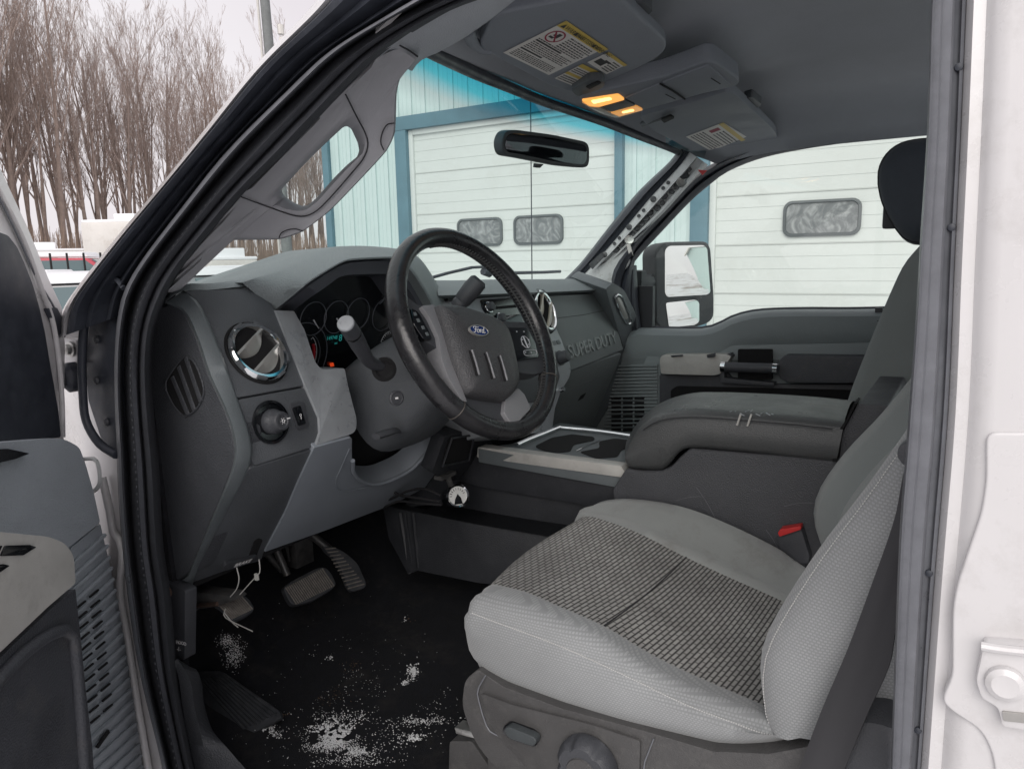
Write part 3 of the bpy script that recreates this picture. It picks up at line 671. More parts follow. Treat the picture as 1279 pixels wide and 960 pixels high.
# ---------------- pillar trim with grab handle
oK = [(471,71),(400,143),(304,240),(229,330),(206,366),(226,362),(251,334),(274,306),(290,300),(349,299),(379,289),(413,263),(450,225),(483,189),(494,165),(496,118),(500,99),(511,85),(523,70),(500,57)]
hK = [(428,160),(400,186),(378,208),(359,229),(353,236),(353,240),(356,245),(359,247),(368,253),(377,257),(385,256),(396,247),(418,222),(434,206),(446,196),(449,188),(447,178),(443,169),(439,161),(434,158)]
def resamp(K, per):
    out = []
    n = len(K)
    for i in range(n):
        a, b, c, d = V(K[i-1]), V(K[i]), V(K[(i+1) % n]), V(K[(i+2) % n])
        for k in range(per):
            t = k/per; lin = b.lerp(c, t)
            sm = .5*((2*b)+(c-a)*t+(2*a-5*b+4*c-d)*t*t+(3*b-a-3*c+d)*t**3)
            out.append(lin.lerp(sm, .5))
    return out
oR = resamp(oK, 4); hR = resamp(hK, 4)
def dirpx(p):   # distance inwards from the seal line, px
    best = min((p-V((q.x, q.y))).length for q in c_inn); return best
def tx(p, base=0): return .035 + .088*(1-math.exp(-dirpx(p)/38)) + base
rws = []
for t, dx in ((0,.06),(0,.03),(.015,.006),(.05,.0),(.15,0),(.3,0),(.5,-.001),(.7,-.003),(.84,-.004),(.93,.004),(.98,.016),(1.0,.03),(.99,.05)):
    rw = []
    for a, b in zip(oR, hR):
        p = a.lerp(b, t); rw.append(U(p, X=tx(p)+dx))
    rws.append(rw)
ptm = loft('pillar_trim', rws, 'pillar_trim', TR, cu=True, ang=60)
bm = bmesh.new()
def onp(pts, n, lift=.0035): return [U(p, X=tx(V((p.x, p.y)))-lift) for p in cr(pts, n)]
add_tube(bm, onp([(302,246),(340,260),(372,270),(392,266),(412,248),(440,216),(455,197),(460,180),(456,165),(448,150),(438,130),(432,118)], 50, .0045), .0009, 5)
add_tube(bm, onp([(349,297),(352,291),(360,287),(370,286),(379,289)], 12, .004), .0008, 5)
add_tube(bm, onp([(493,154),(484,156),(478,166),(476,178),(480,188)], 12, .004), .0008, 5)
add_tube(bm, onp([(500,57),(511,63),(522,71)], 6, .002), .001, 5)
finish('trim_seam', bm, 'seam', ptm)
# ---------------- sun visors (they hang flat under the headliner)
def zpl(z): return (V((0,0,z)), V((0,0,1)))
vp = plane3(U((600,65), Z=1.135), U((714,115), Z=1.135), U((712,0), Z=1.15))
vis = panel('sun_visor', [(598,60),(609,36),(616,22),(626,17),(712,0),(735,-12),(771,-6),(832,52),(833,62),(822,73),(799,85),(754,104),(737,113),(722,116),(708,114),(685,106)], vp, .018, 'visor', TR, r=9, bevel=.008, seg=4)
nv = away(vp)
def on(p, pl, lift=.0008):
    n = away(pl); return U(p, pl=(pl[0]-n*lift, pl[1]))
bm = bmesh.new(); add_tube(bm, [U(p, Z=1.14) for p in ((584,38),(590,52),(600,60),(612,62))], [.009,.0085,.008,.0075], 10); add_tube(bm, [U((584,38), Z=1.14), U((584,38), Z=1.14)+V((0,0,.04))], [.009,.014], 10); finish('pivot_arm', bm, 'visor', vis)
def label_mesh(nm, quad, pl, parent, draw, lift=.001):
    """printed label: quad TL,TR,BR,BL px on the plane; draw(bm, o, ex, ey, w, h)"""
    Q = [on(p, pl, lift) for p in quad]; o = Q[3]; ex = Q[2]-Q[3]; ey = Q[0]-Q[3]; w, h = ex.length, ey.length
    bm = bmesh.new(); n = away(pl)
    f = bm.faces.new([bm.verts.new(q) for q in Q]); f.material_index = 0
    def rect(x0, y0, x1, y1, mi, lv=.0002):
        q = [o+ex*x+ey*y-n*lv for x, y in ((x0,y0),(x1,y0),(x1,y1),(x0,y1))]
        f = bm.faces.new([bm.verts.new(p) for p in q]); f.material_index = mi
    exn = ex/w; eyn = (ey-exn*ey.dot(exn)); hh = eyn.length; eyn /= hh
    def txt(s, x, y, size, mi=2, xs=1):
        q = o+ex*x+ey*y-n*.0003; n0 = len(bm.verts)
        add_text(bm, s, q, exn, ey/h, size*h, mi=mi, xs=xs)
        bm.verts.ensure_lookup_table()
        for i in range(n0, len(bm.verts)): bm.verts[i].co -= n*.0002
    draw(rect, txt, o, ex, ey, bm)
    return finish(nm, bm, ['paper','yellow','ink','ink_red'], parent, recalc=False)
rl = random.Random(2)
def lines(rect, x0, x1, y0, y1, n, mi=2):
    """rows of tiny print"""
    for k in range(n):
        y = y1-(y1-y0)*(k+.5)/n; x = x0; end = x1-rl.uniform(0,.12)*(x1-x0)
        hh = (y1-y0)/n*.24
        while x < end:
            w = rl.uniform(.02,.07)*(1 if mi == 2 else 1); w = min(w, end-x); rect(x, y-hh, x+w, y+hh, mi); x += w+.012
# the label reads from the passenger side edge; reading direction runs along the visor
def warn(rect, txt, o, ex, ey, bm):
    rect(0,.86,1,1,1)
    txt('\u25B2WARNING', .03,.885,.10,2,.95); txt('\u25B2AVERTISSEMENT', .30,.885,.10,2,.85); txt('\u25B2WARNING', .72,.885,.10,2,.95)
    n = (ey.cross(ex)).normalized()
    c = o+ex*.19+ey*.70; R_ = ex.length*.115
    exn = ex.normalized(); eyn = ey.normalized(); off = -n*.0004 if n.dot(o-CAM) > 0 else n*.0004
    ring = []
    for r in (R_, R_*.84): ring.append([c+off+exn*cos(2*pi*k/28)*r*1.15+eyn*sin(2*pi*k/28)*r for k in range(28)])
    add_loft(bm, ring, cu=True, mi=3)
    a = c+off+exn*R_*.75-eyn*R_*.62; b = c+off-exn*R_*.75+eyn*R_*.62; d = (b-a).normalized().cross(n)*R_*.07
    f = bm.faces.new([bm.verts.new(q) for q in (a-d, b-d, b+d, a+d)]); f.material_index = 3
    rect(.12,.64,.20,.68,2); rect(.18,.68,.24,.78,2); rect(.14,.70,.17,.75,2)
    lines(rect, .38,.95,.56,.83,6); lines(rect, .06,.95,.52,.56,1); 
    rect(.06,.485,.6,.515,2,.0003); lines(rect, .06,.95,.28,.47,5); rect(.06,.235,.5,.265,2,.0003); lines(rect, .06,.95,.04,.21,5)
# big sheet: yellow strip on its far edge
label_mesh('warning_label', [(708,26),(757,60),(686,94),(629,66)], vp, vis, warn)
def small(rect, txt, o, ex, ey, bm):
    rect(0,.84,1,1,1); lines(rect, .05,.95,.06,.78,5)
label_mesh('warning_label', [(761,65),(783,81),(758,93),(734,78)], vp, vis, lambda rect, txt, o, ex, ey, bm: (rect(0,.84,1,1,1), rect(.1,.2,.45,.55,2), rect(.3,.5,.55,.62,2), lines(rect, .55,.95,.1,.78,5)))
label_mesh('warning_label', [(728,80),(754,94),(720,109),(693,98)], vp, vis, lambda rect, txt, o, ex, ey, bm: (rect(0,.84,1,1,1), rect(0,.38,1,.5,1), lines(rect, .05,.95,.54,.8,3), lines(rect, .05,.95,.04,.34,3)))
clip = panel('visor_clip', [(713,113),(737,100),(752,100),(757,106),(750,112),(722,121)], zpl(1.128), .012, 'visor_dark', TR, r=4, bevel=.003)
panel('clip_slot', [(732,109),(747,102),(752,104),(737,112)], zpl(1.1265), .003, 'hole', clip, r=1, bevel=.0008)
vp2 = plane3(U((800,150), Z=1.13), U((875,192), Z=1.13), U((910,115), Z=1.145))
vis2 = panel('sun_visor', [(799,146),(830,137),(870,127),(908,114),(918,117),(968,163),(972,172),(972,182),(960,185),(900,188),(880,193),(868,191),(812,160)], vp2, .018, 'visor', TR, r=6, bevel=.007, seg=4)
label_mesh('warning_label', [(904,153),(933,171),(889,189),(857,171)], vp2, vis2, lambda rect, txt, o, ex, ey, bm: (rect(0,.88,1,1,1), rect(.1,.55,.22,.8,3), lines(rect, .3,.95,.5,.84,4), lines(rect, .06,.95,.06,.46,5)))
bm = bmesh.new(); add_tube(bm, [U(p, Z=1.135) for p in ((803,155),(818,149),(832,145))], .006, 8); finish('pivot_arm', bm, 'visor_dark', vis2)
panel('clip_slot', [(826,150),(838,145),(843,148),(830,154)], zpl(1.124), .004, 'hole', vis2, r=1, bevel=.0008)
panel('visor_retainer', [(929,124),(940,121),(952,131),(946,135),(936,130)], zpl(1.160), .015, 'visor_dark', TR, r=2, bevel=.003)
panel('visor_retainer', [(792,3),(806,3),(816,14),(808,21),(797,12)], zpl(1.168), .015, 'visor_dark', TR, r=2, bevel=.003)
# ---------------- overhead console
oc = plane3(U((728,125), Z=1.125), U((780,145), Z=1.125), U((905,80), Z=1.152))
con = panel('overhead_console', [(722,122),(733,117),(770,110),(830,96),(884,77),(895,78),(925,100),(922,108),(880,117),(830,131),(800,139),(775,146),(757,144),(735,136)], oc, .03, 'visor', TR, r=7, bevel=.006, seg=3)
ml = panel('map_light', [(727,126),(773,119),(781,125),(749,134),(737,133)], oc, .006, 'amber', con, r=2, bevel=.0015, lift=.003)
ml2 = panel('map_light', [(763,141),(795,133),(804,138),(775,146),(768,146)], oc, .006, 'amber_dim', con, r=2, bevel=.0015, lift=.003)
panel('lens_rim', [(727,128),(737,135),(752,142),(768,147),(776,147),(764,142),(750,135),(738,134)], oc, .004, 'lens_white', con, r=1, bevel=.001, lift=.004)
for q in ([(739,127),(762,123),(765,125),(742,130)], [(777,141),(790,138),(793,139),(779,142)]):
    panel('light_bulb', q, oc, .002, 'amber_hot', con, r=1, bevel=.0006, lift=.005)
panel('light_switch', [(753,134),(782,126),(794,132),(764,140)], oc, .004, 'visor_dark', con, r=1, bevel=.001, lift=.004)
panel('storage_door', [(782,123),(823,106),(829,106),(850,119),(854,123),(806,136)], oc, .004, 'visor', con, r=1, bevel=.0015, lift=.003)
panel('storage_door', [(827,104),(886,82),(914,107),(856,123)], oc, .004, 'visor', con, r=3, bevel=.0015, lift=.003)
bm = bmesh.new(); add_tube(bm, [on(p, oc, .005) for p in ((825,105),(840,113),(856,124))], .0016, 6); add_tube(bm, [on(p, oc, .007) for p in ((889,98),(900,105))], .0008, 5); add_tube(bm, [on(p, oc, .007) for p in ((832,118),(844,124))], .0008, 5); finish('console_gap', bm, 'hole', con)
# ---------------- rear view mirror
mp = plane3(U((632,165), X=.60), U((737,178), X=.86), U((632,193), X=.604))
rm = panel('rear_view_mirror', [(627,180),(629,170),(634,163),(645,162),(690,168),(733,177),(737,183),(737,204),(733,210),(700,207),(650,197),(630,194)], mp, .022, 'mirror_shell', TR, r=7, bevel=.006, seg=3)
panel('mirror_glass', [(631,182),(634,170),(640,166),(690,172),(731,181),(734,186),(733,202),(729,206),(700,203),(652,193),(634,190)], mp, .002, 'rear_mirror_face', rm, r=4, bevel=.0005, lift=.001)
bm = bmesh.new(); c = U((680,184), pl=mp)+away(mp)*.022; add_tube(bm, [c, c+V((0,.04,.008)), c+V((.0,.065,.02))], [.012,.009,.014], 12); finish('mirror_stem', bm, 'mirror_shell', rm)
panel('dip_lever', [(670,204),(680,205),(675,210),(669,209)], mp, .006, 'mirror_shell', rm, r=1, bevel=.001, lift=.004)
# ================================================================== dashboard
XH = V((1,0,0))
a1 = U((234,364), X=.08); b1 = U((296,497), X=.08); P1 = plane3(a1, b1, a1+XH)
c1 = U((314,567), X=.08) ; P2 = plane3(b1, U((312,584), X=.08), b1+XH)
d1 = U((312,584), X=.08); P3 = plane3(d1, U((235,729), X=.08), d1+XH)
def surfX(p):        # which facet of the driver's fascia a pixel belongs to
    return p
DB = panel('dashboard', [(205,384),(213,374),(229,388),(246,422),(262,470),(281,510),(291,540),(294,558),(290,585),(262,655),(236,715),(226,724),(212,728),(188,715),(175,600),(168,420),(190,372)], (V((.062,0,0)), V((1,0,0))), .05, 'dash_side', TR, r=6, bevel=.006, seg=3)
# bevelled edge between end cap and fascia
ec_o = cr([(207,378),(230,390),(246,422),(262,470),(281,510),(292,545),(291,583),(262,655),(235,718),(228,724)], 40)
ec_i = cr([(228,364),(245,375),(260,402),(280,450),(297,498),(313,548),(311,584),(283,640),(250,705),(240,729)], 40)
loft('fascia_edge', [[U(p.lerp(q, t), X=x) for p, q in zip(ec_o, ec_i)] for t, x in ((-.05,.07),(.0,.060),(.12,.058),(.9,.076),(1.0,.081),(1.1,.1))], 'dash_edge', DB)
panel('vent_panel', [(233,363),(300,361),(331,358),(343,388),(380,481),(297,496),(280,449),(260,401),(246,376)], P1, .05, 'dash_dark', DB, r=2, bevel=.003)
panel('switch_panel', [(298,499),(380,484),(397,522),(398,541),(391,558),(319,581),(313,570),(316,547)], P2, .05, 'dash_dark', DB, r=3, bevel=.003)
panel('lower_panel', [(312,585),(391,562),(372,602),(356,642),(331,687),(326,700),(300,707),(283,712),(236,729),(230,724),(262,672)], P3, .04, 'dash_dark', DB, r=3, bevel=.003)
panel('release_recess', [(311,695),(318,676),(324,672),(329,674),(320,696)], (P3[0], P3[1]), .012, 'hole', DB, r=2, bevel=.001, lift=.001)
rel = panel('brake_release', [(279,709),(283,704),(322,694),(324,698),(314,703),(282,713)], P3, .03, 'black_plastic', TR, r=2, bevel=.002, lift=.006)
bm = bmesh.new(); o_ = on((292,708), P3, .0075); e_ = on((312,701.5), P3, .0075); ex = (e_-o_).normalized(); ey = (on((291,703), P3, .0075)-o_); ey = (ey-ex*ey.dot(ex)).normalized()
add_text(bm, 'BRAKE', o_, ex, ey, .0125, ext=.0003, off=.0003); finish('brake_lettering', bm, 'white_mark', rel, recalc=False)
# silver-grey trim column beside the cluster
def face12(p, lift):
    y = p[1]; q = U(p, pl=P1 if y < 481 else P2); n = away(P1 if y < 481 else P2); return q - n*lift
bm = bmesh.new(); tc_ = rnd([(343,389),(366,390),(379,413),(393,455,6),(401,463,4),(429,461,3),(433,482),(444,524,6),(443,540,8),(393,556),(398,540),(397,522),(380,482)], 1)
add_slab(bm, [face12(p, .004) for p in tc_], V((0,.04,0))); finish('trim_column', bm, 'dash_silver', DB, bevel=.002)
# knee bolster
KP = [(393,559),(440,546,3),(440,575,8),(444,592,8),(458,602,10),(479,602,10),(510,588,14),(527,572,10),(540,556,8),(569,530),(556,570),(547,587),(531,609),(490,630),(410,661),(331,689),(356,642),(373,602)]
kb = panel('knee_bolster', KP, (P3[0]-V((0,0.004,0)), P3[1]), .045, 'knee_grey', DB, r=1, bevel=.006, seg=3)
bm = bmesh.new(); add_tube(bm, [on(p, P3, .006) for p in cr([(441,575),(443,592),(458,603),(479,603),(510,589),(527,573),(540,556)], 30)], .004, 8); add_tube(bm, [on(p, P3, .0048) for p in cr([(437,560),(426,585),(420,600),(424,612),(440,612),(470,606)], 24)], .0012, 6); finish('bolster_lip', bm, 'knee_grey', kb, ang=60)
panel('column_cavity', [(430,540),(575,500),(575,560),(500,610),(440,606)], (P3[0]+V((0,.07,0)), P3[1]), .02, 'hole', DB, bevel=0)
# ---------------- headlamp switch, dimmer, vents
hc_ = U((338,527), pl=P2); n2 = -away(P2); xr = V((1,0,0)); yr = n2.cross(xr).normalized()
if yr.z < 0: yr = -yr
hs = None
bm = bmesh.new(); add_lathe(bm, hc_+n2*.001, n2, [(0,.0325),(.003,.032),(.0035,.0285),(-.0,.0265),(-.004,.0255),(-.005,.001)], 36, ax=(xr, yr)); hs = finish('headlamp_switch', bm, 'gloss_black', TR)
bm = bmesh.new(); kc = hc_ + xr*.002; add_lathe(bm, kc, n2, [(-.004,.019),(.006,.019),(.012,.017),(.014,.0155),(.022,.0145),(.026,.013),(.0265,.009),(.025,.008),(.0255,.001)], 28, ax=(xr, yr))
for k in range(10):
    an = 2*pi*k/10; add_box(bm, kc+(xr*cos(an)+yr*sin(an))*.0162+n2*.008, (.003,.003,.008), Matrix((xr, yr, n2)).transposed())
finish('switch_knob', bm, 'black_plastic', hs, bevel=.0006)
bm = bmesh.new(); R2 = Matrix((xr, yr, n2)).transposed()
add_box(bm, kc+xr*.0105+yr*.002+n2*.0262, (.006,.0018,.0006), R2)
add_tube(bm, [kc+(xr*cos(2*pi*k/12)+yr*sin(2*pi*k/12))*.0022+n2*.0265 for k in range(12)], .0005, 4, closed=True)
for k in range(6): an = 2*pi*k/6; add_box(bm, kc+(xr*cos(an)+yr*sin(an))*.0042+n2*.0262, (.0008,.0008,.0006), R2)
add_tube(bm, [hc_+xr*-.006+yr*.0215+(xr*cos(2*pi*k/12)+yr*sin(2*pi*k/12))*.0022+n2*.0 for k in range(12)], .0004, 4, closed=True)
add_box(bm, hc_+xr*.006+yr*.0215-n2*.0005, (.004,.0025,.0006), R2); add_box(bm, hc_-xr*.011-yr*.0195-n2*.001, (.004,.0035,.0006), R2)
finish('switch_marking', bm, 'white_mark', hs)
dm = panel('dimmer_switch', [(363,504),(377,501),(381,503),(387,531),(384,535),(375,537),(371,535),(363,508)], P2, .012, 'black_plastic', TR, r=2, bevel=.001, lift=.002)
panel('rocker_button', [(366,509),(376,506),(383,529),(374,532)], P2, .012, 'gloss_black', dm, r=2, bevel=.0015, lift=.004)
bm = bmesh.new(); q = on((376,518), P2, .0045); add_tube(bm, [q+(xr*cos(2*pi*k/10)+yr*sin(2*pi*k/10))*.0016 for k in range(10)], .0004, 4, closed=True); add_box(bm, q-yr*.004, (.0009,.005,.0006), R2); finish('button_marking', bm, 'white_mark', dm)
def vent(c, pl, R, name='air_vent', ex=1, ring='chrome', n_vane=2, tilt=0, vm='satin'):
    n = -away(pl); x = XH - n*XH.dot(n); x.normalize(); y = n.cross(x).normalized()
    if y.z < 0: y = -y
    bm = bmesh.new(); add_lathe(bm, c, n, [(.001,R*1.13),(.004,R*1.10),(.002,R*1.04),(-.03,R*.96),(-.04,R*.3),(-.04,.001)], 40, ax=(x*ex, y)); v = finish(name, bm, 'hole', TR)
    bm = bmesh.new()
    add_lathe(bm, c, n, [(.002,R*1.06),(.008,R*1.03),(.011,R*.97),(.010,R*.87),(.004,R*.82),(-.004,R*.80)], 48, ax=(x*ex, y))
    for f in [f for f in bm.faces if len(f.verts) > 6]: bm.faces.remove(f)
    finish('vent_ring', bm, ring, v, recalc=True)
    bm = bmesh.new()
    for k in range(8):
        an = 2*pi*(k+.5)/8; rr_ = x*ex*cos(an)+y*sin(an); tt = -x*ex*sin(an)+y*cos(an)
        add_box(bm, c+rr_*R*1.0+n*.0085, (R*.10, R*.34, .006), Matrix((rr_, tt, n)).transposed())
    finish('ring_notch', bm, 'dash_dark', v, bevel=.0008)
    for k in range(n_vane):
        off = (k-(n_vane-1)/2)*R*.72; a = radians(28+tilt)
        d = (x*cos(a)+y*sin(a)); u = (-x*sin(a)+y*cos(a))
        up_v = (u*.55 + n*.85).normalized()
        hw = math.sqrt(max(1e-6, (R*.86)**2-off**2))
        bm = bmesh.new(); 
        rows = []
        SEC = lambda b: ((-.22,-.42*b-.02),(.02,-.34*b-.02),(.20,.02),(.19,.10),(.02,.04-.06*b),(-.22,-.16*b+.02))
        for s in [-1+i/6 for i in range(13)]:
            bulge = (1-s*s); base = c + u*off + d*s*hw*.98 + n*.001
            rows.append([base + up_v*h*R*.0 + n*(hn*R) + u*(hu*R) for hn, hu in SEC(bulge)])
        add_loft(bm, rows, cu=True, cap=True)
        finish('vent_vane', bm, vm, v)
    return v
vent(U((321,441), pl=P1), P1, .0465, tilt=2)
# side demister grille on the end cap
px0 = (V((.061,0,0)), V((1,0,0)))
dg = panel('side_demister', [(209,487),(209,475),(226,449),(232,446),(242,452),(250,470),(254,490),(246,508),(236,517),(229,518),(218,506)], px0, .01, 'hole', TR, r=5, bevel=.0, lift=.001)
bm = bmesh.new()
for (x0, y0, x1, y1) in ((213,472,233,520),(221,459,241,515),(230,448,249,504)): add_slab(bm, [U(p, X=.058) for p in ((x0,y0),(x0+3,y0-3),(x1+3,y1-4),(x1,y1))], V((.012,0,0)))
finish('demister_slat', bm, 'dash_side', dg, bevel=.0008)
bm = bmesh.new(); add_tube(bm, Cv([(208,487),(209,474),(227,449),(234,446),(243,452),(251,470),(255,490),(247,509),(236,518),(229,519),(217,505),(208,487)], 50, X=.0605), .0015, 6, closed=True); finish('demister_rim', bm, 'dash_side', dg, ang=60)
# ---------------- instrument hood
N2 = 60
h0 = [(303,353),(318,348),(340,342),(380,325),(412,311),(445,307),(492,310),(514,316),(528,326),(545,352),(556,376),(562,392)]
h1 = [(343,387),(362,372),(385,353),(408,338),(430,326),(445,323),(485,321),(500,323),(512,334),(524,350),(540,378),(548,396)]
h2 = [(366,389),(386,373),(405,360),(416,352),(425,346),(440,343),(480,342),(494,343),(503,352),(514,366),(526,388),(532,402)]
def hx_(n): return None
C0, C1, C2 = cr(h0, N2), cr(h1, N2), cr(h2, N2)
def Yrow(c, y0, y1=None): return [U(p, Y=y0+(0 if y1 is None else (y1-y0)*min(1, i/(N2*.18)))) for i, p in enumerate(c)]
r0 = Yrow(C0, .965, .955); r1 = Yrow(C1, .955, .875)
loft('instrument_hood', [[p+V((0,.35,-.05)) for p in r0], [p+V((0,.12,-.004)) for p in r0], [p+V((0,.02,.0)) for p in r0], r0] +
     [[a.lerp(b, t)+V((0,0,.0)) for a, b in zip(r0, r1)] for t in (.15,.5,.85,.97)] + [[p+V((0,.002,-.002)) for p in r1], [p+V((0,.03,-.004)) for p in r1]], 'dash_top', DB, ang=55)
C1b = [p.lerp(q, .22) for p, q in zip(C1, C2)]
r1b = Yrow(C1b, .972, .895); r2 = Yrow(C2, .98, .90)
loft('hood_liner', [[p+V((0,.02,.01)) for p in r1b], r1b, r2, [p+V((0,.07,-.004)) for p in r2]], 'hood_band', DB, ang=40)
ch = Cv([(230,361),(297,355),(345,343)], 12, Y=1.06)
loft('dash_corner_top', [Cv([(207,378),(228,363),(262,362),(331,358),(343,387)], 12, Y=.967), Cv([(207,372),(228,355),(262,354),(331,347),(345,356)], 12, Y=.99), [p+V((0,.3,-.03)) for p in Cv([(207,368),(228,354),(262,353),(331,346),(345,355)], 12, Y=1.03)]], 'dash_top', DB, ang=60)
# ---------------- instrument cluster
CY = .985
ic = panel('instrument_cluster', [(345,392),(400,345),(425,335),(500,333),(528,350),(560,420),(540,500),(420,500),(370,480)], (V((.4,CY,.74)), V((0,1,.25)).normalized()), .02, 'gloss_black', TR, bevel=0)
cp = (V((.4,CY,.74)), V((0,1,.25)).normalized())
def gauge(px, pyy, R, a0=0, a1=360, w=.0008, lift=.004, m='dial_line', nm='dial_ring', tick=0):
    n = -away(cp); c = on((px, pyy), cp, lift); x = V((1,0,0)); y = n.cross(x); y = y if y.z > 0 else -y
    bm = bmesh.new(); N = 40
    pts = [c+(x*cos(radians(a0+(a1-a0)*k/N))+y*sin(radians(a0+(a1-a0)*k/N)))*R for k in range(N+1)]
    if a1-a0 >= 360: add_tube(bm, pts[:-1], w, 5, closed=True)
    else: add_tube(bm, pts, w, 5)
    if tick:
        for k in range(tick+1):
            an = radians(a0+(a1-a0)*k/tick); d = x*cos(an)+y*sin(an); add_tube(bm, [c+d*(R-.005), c+d*R], .0005, 4)
    return finish(nm, bm, m, ic, ang=60)
gauge(376,446,.062); gauge(376,446,.045,-60,60)
gauge(392,398,.030); gauge(421,396,.030); gauge(448,392,.030); gauge(480,393,.032)
gauge(455,345,.0, 0, 1) if False else None
gauge(510,395,.045,200,300,.0012); gauge(512,440,.055,90,200,.0008)
gauge(470,362,.032,-60,70,.0012,.02)
gauge(371,446,.040,-48,28,.0030,.0042,'red_mark','red_zone'); gauge(371,446,.046,-55,45,.0007,.0045,'dial_white','dial_scale',5)
gauge(486,428,.024,60,170,.0006,.005,'dial_white','dial_scale',8)
def ctext(s, px, pyy, size, m, nm, xs=1):
    n = -away(cp); o = on((px, pyy), cp, .004); x = V((1,0,0)); y = n.cross(x); y = y if y.z > 0 else -y
    bm = bmesh.new(); add_text(bm, s, o, x, y, size, ext=.0002, xs=xs); return finish(nm, bm, m, ic, recalc=False)
ctext('149748', 408, 425, .010, 'teal_lit', 'odometer_readout', .9); ctext('8', 423, 426, .018, 'teal_lit', 'gear_readout'); ctext('mi', 418, 430, .007, 'teal_lit', 'unit_readout')
ctext('40', 377, 432, .0085, 'dial_white', 'dial_number'); ctext('6', 387, 448, .0085, 'dial_white', 'dial_number')
panel('warning_lamp', [(413,454),(417,453),(418,457),(414,458)], cp, .002, 'warn_lit', ic, bevel=0, lift=.004)
for q in ((392,398),(421,396)):
    n = -away(cp); c = on(q, cp, .005); bm = bmesh.new(); add_tube(bm, [c+V((.0,0,-.002)), c+V((.011,0,-.018))], [.0014,.0006], 6); finish('dial_needle', bm, 'dial_white', ic)
bm = bmesh.new(); add_box(bm, (.82, 1.19, .53), (1.44, .28, .38)); finish('dash_core', bm, 'hole', DB)
# ---------------- dash top on the passenger side
t_l = [(548,369),(580,368),(620,367),(700,364),(757,361)]
t_t = [(545,350),(580,350),(620,349),(700,348.5),(745,348),(768,353)]
L0 = cr(t_l, 30); T0 = cr(t_t, 30)
def q3(c, y, dz=0, dpx=0): return [U((p.x, p.y+dpx), Y=y)+V((0,0,dz)) for p in c]
dt = loft('dash_top_pad', [q3(L0, .97, -.006, 2), q3(L0, .925, -.002, 1), q3(L0, .92), [a.lerp(b, .5)+V((0,0,.001)) for a, b in zip(q3(L0, .92), q3(T0, .985))], q3(T0, .985), [p+V((0,.02,.0)) for p in q3(T0, .985)], [V((p.x*1.12-.07, 1.30, .772)) for p in q3(T0, .985)]], 'dash_top', DB, ang=55)
pu = U((700,366), Y=.935); PP = plane3(pu, U((712,462), Y=.88), pu+V((1,0.03,0)))
pn = panel('passenger_panel', [(670,371),(757,366),(764,385),(779,436),(745,450),(714,462),(700,435),(684,402)], PP, .05, 'pass_panel', DB, r=1, bevel=.004)
bm = bmesh.new(); add_tube(bm, [on(p, PP, .0002) for p in ((697,397),(730,393),(764,386))], .0006, 4); finish('panel_joint', bm, 'seam', pn)
# gap strip under lip
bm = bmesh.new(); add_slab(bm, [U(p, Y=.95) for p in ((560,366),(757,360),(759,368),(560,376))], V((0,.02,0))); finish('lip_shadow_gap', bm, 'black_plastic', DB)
bm = bmesh.new()
o_ = on((712,448), PP, .0005); e_ = on((771,428), PP, .0005); ex = (e_-o_); Lw = ex.length; ex.normalize(); nn = -away(PP); ey = nn.cross(ex); ey = ey if ey.z > 0 else -ey
add_text(bm, 'SUPER DUTY', o_, ex, ey, .050, ext=.0028, off=.0006, xs=.93*Lw/.30)
xs_ = [v.co.dot(ex) for v in bm.verts]; w_ = max(xs_)-min(xs_); x0_ = min(xs_); k_ = Lw/w_
for v in bm.verts: v.co += ex*((v.co.dot(ex)-x0_)*(k_-1))
finish('raised_lettering', bm, 'letter_highlight', pn, recalc=False)
pc = (V((1.42,.90,.66)), V((.10,1,.30)).normalized())
col_ = panel('passenger_end_column', [(757,361),(766,353,4),(780,362,4),(794,390,4),(804,431,6),(799,456,4),(768,497),(742,538,4),(729,540),(777,446),(780,437)], pc, .12, 'dash_edge', DB, r=1, bevel=.007, seg=3)
vr = on((777,386), pc, .001)
nn = -away(pc); bx = V((.35,-.45,.0)); 
bm = bmesh.new()
ring = cr([(768,371),(772,368),(777,371),(783,382),(788,396),(788,403),(784,404),(779,398),(773,386),(769,376)], 40)
add_tube(bm, [on((p.x,p.y), pc, .002) for p in ring[:-1]], .0035, 6, closed=True); ev = finish('air_vent', bm, 'chrome', TR, ang=60)
panel('vent_vane', [(770,372),(776,371),(786,398),(781,399)], pc, .01, 'satin', ev, r=3, bevel=.001, lift=.001)
# glove box
gp = plane3(U((714,463), Y=.885), U((690,532), Y=.95), U((714,463), Y=.885)+V((1,0.02,0)))
gb = panel('glove_box', [(712,464),(777,441),(772,456),(740,531),(735,536),(686,536),(690,505)], gp, .05, 'pass_panel', DB, r=2, bevel=.004)
panel('glove_latch', [(726,494),(733,490),(729,497),(722,501)], gp, .006, 'hole', gb, r=1, bevel=.001, lift=.0005)
bm = bmesh.new(); add_tube(bm, [on(p, gp, .001) for p in ((730,478),(744,474))], .0008, 4); finish('latch_scratch', bm, 'dash_edge', gb)
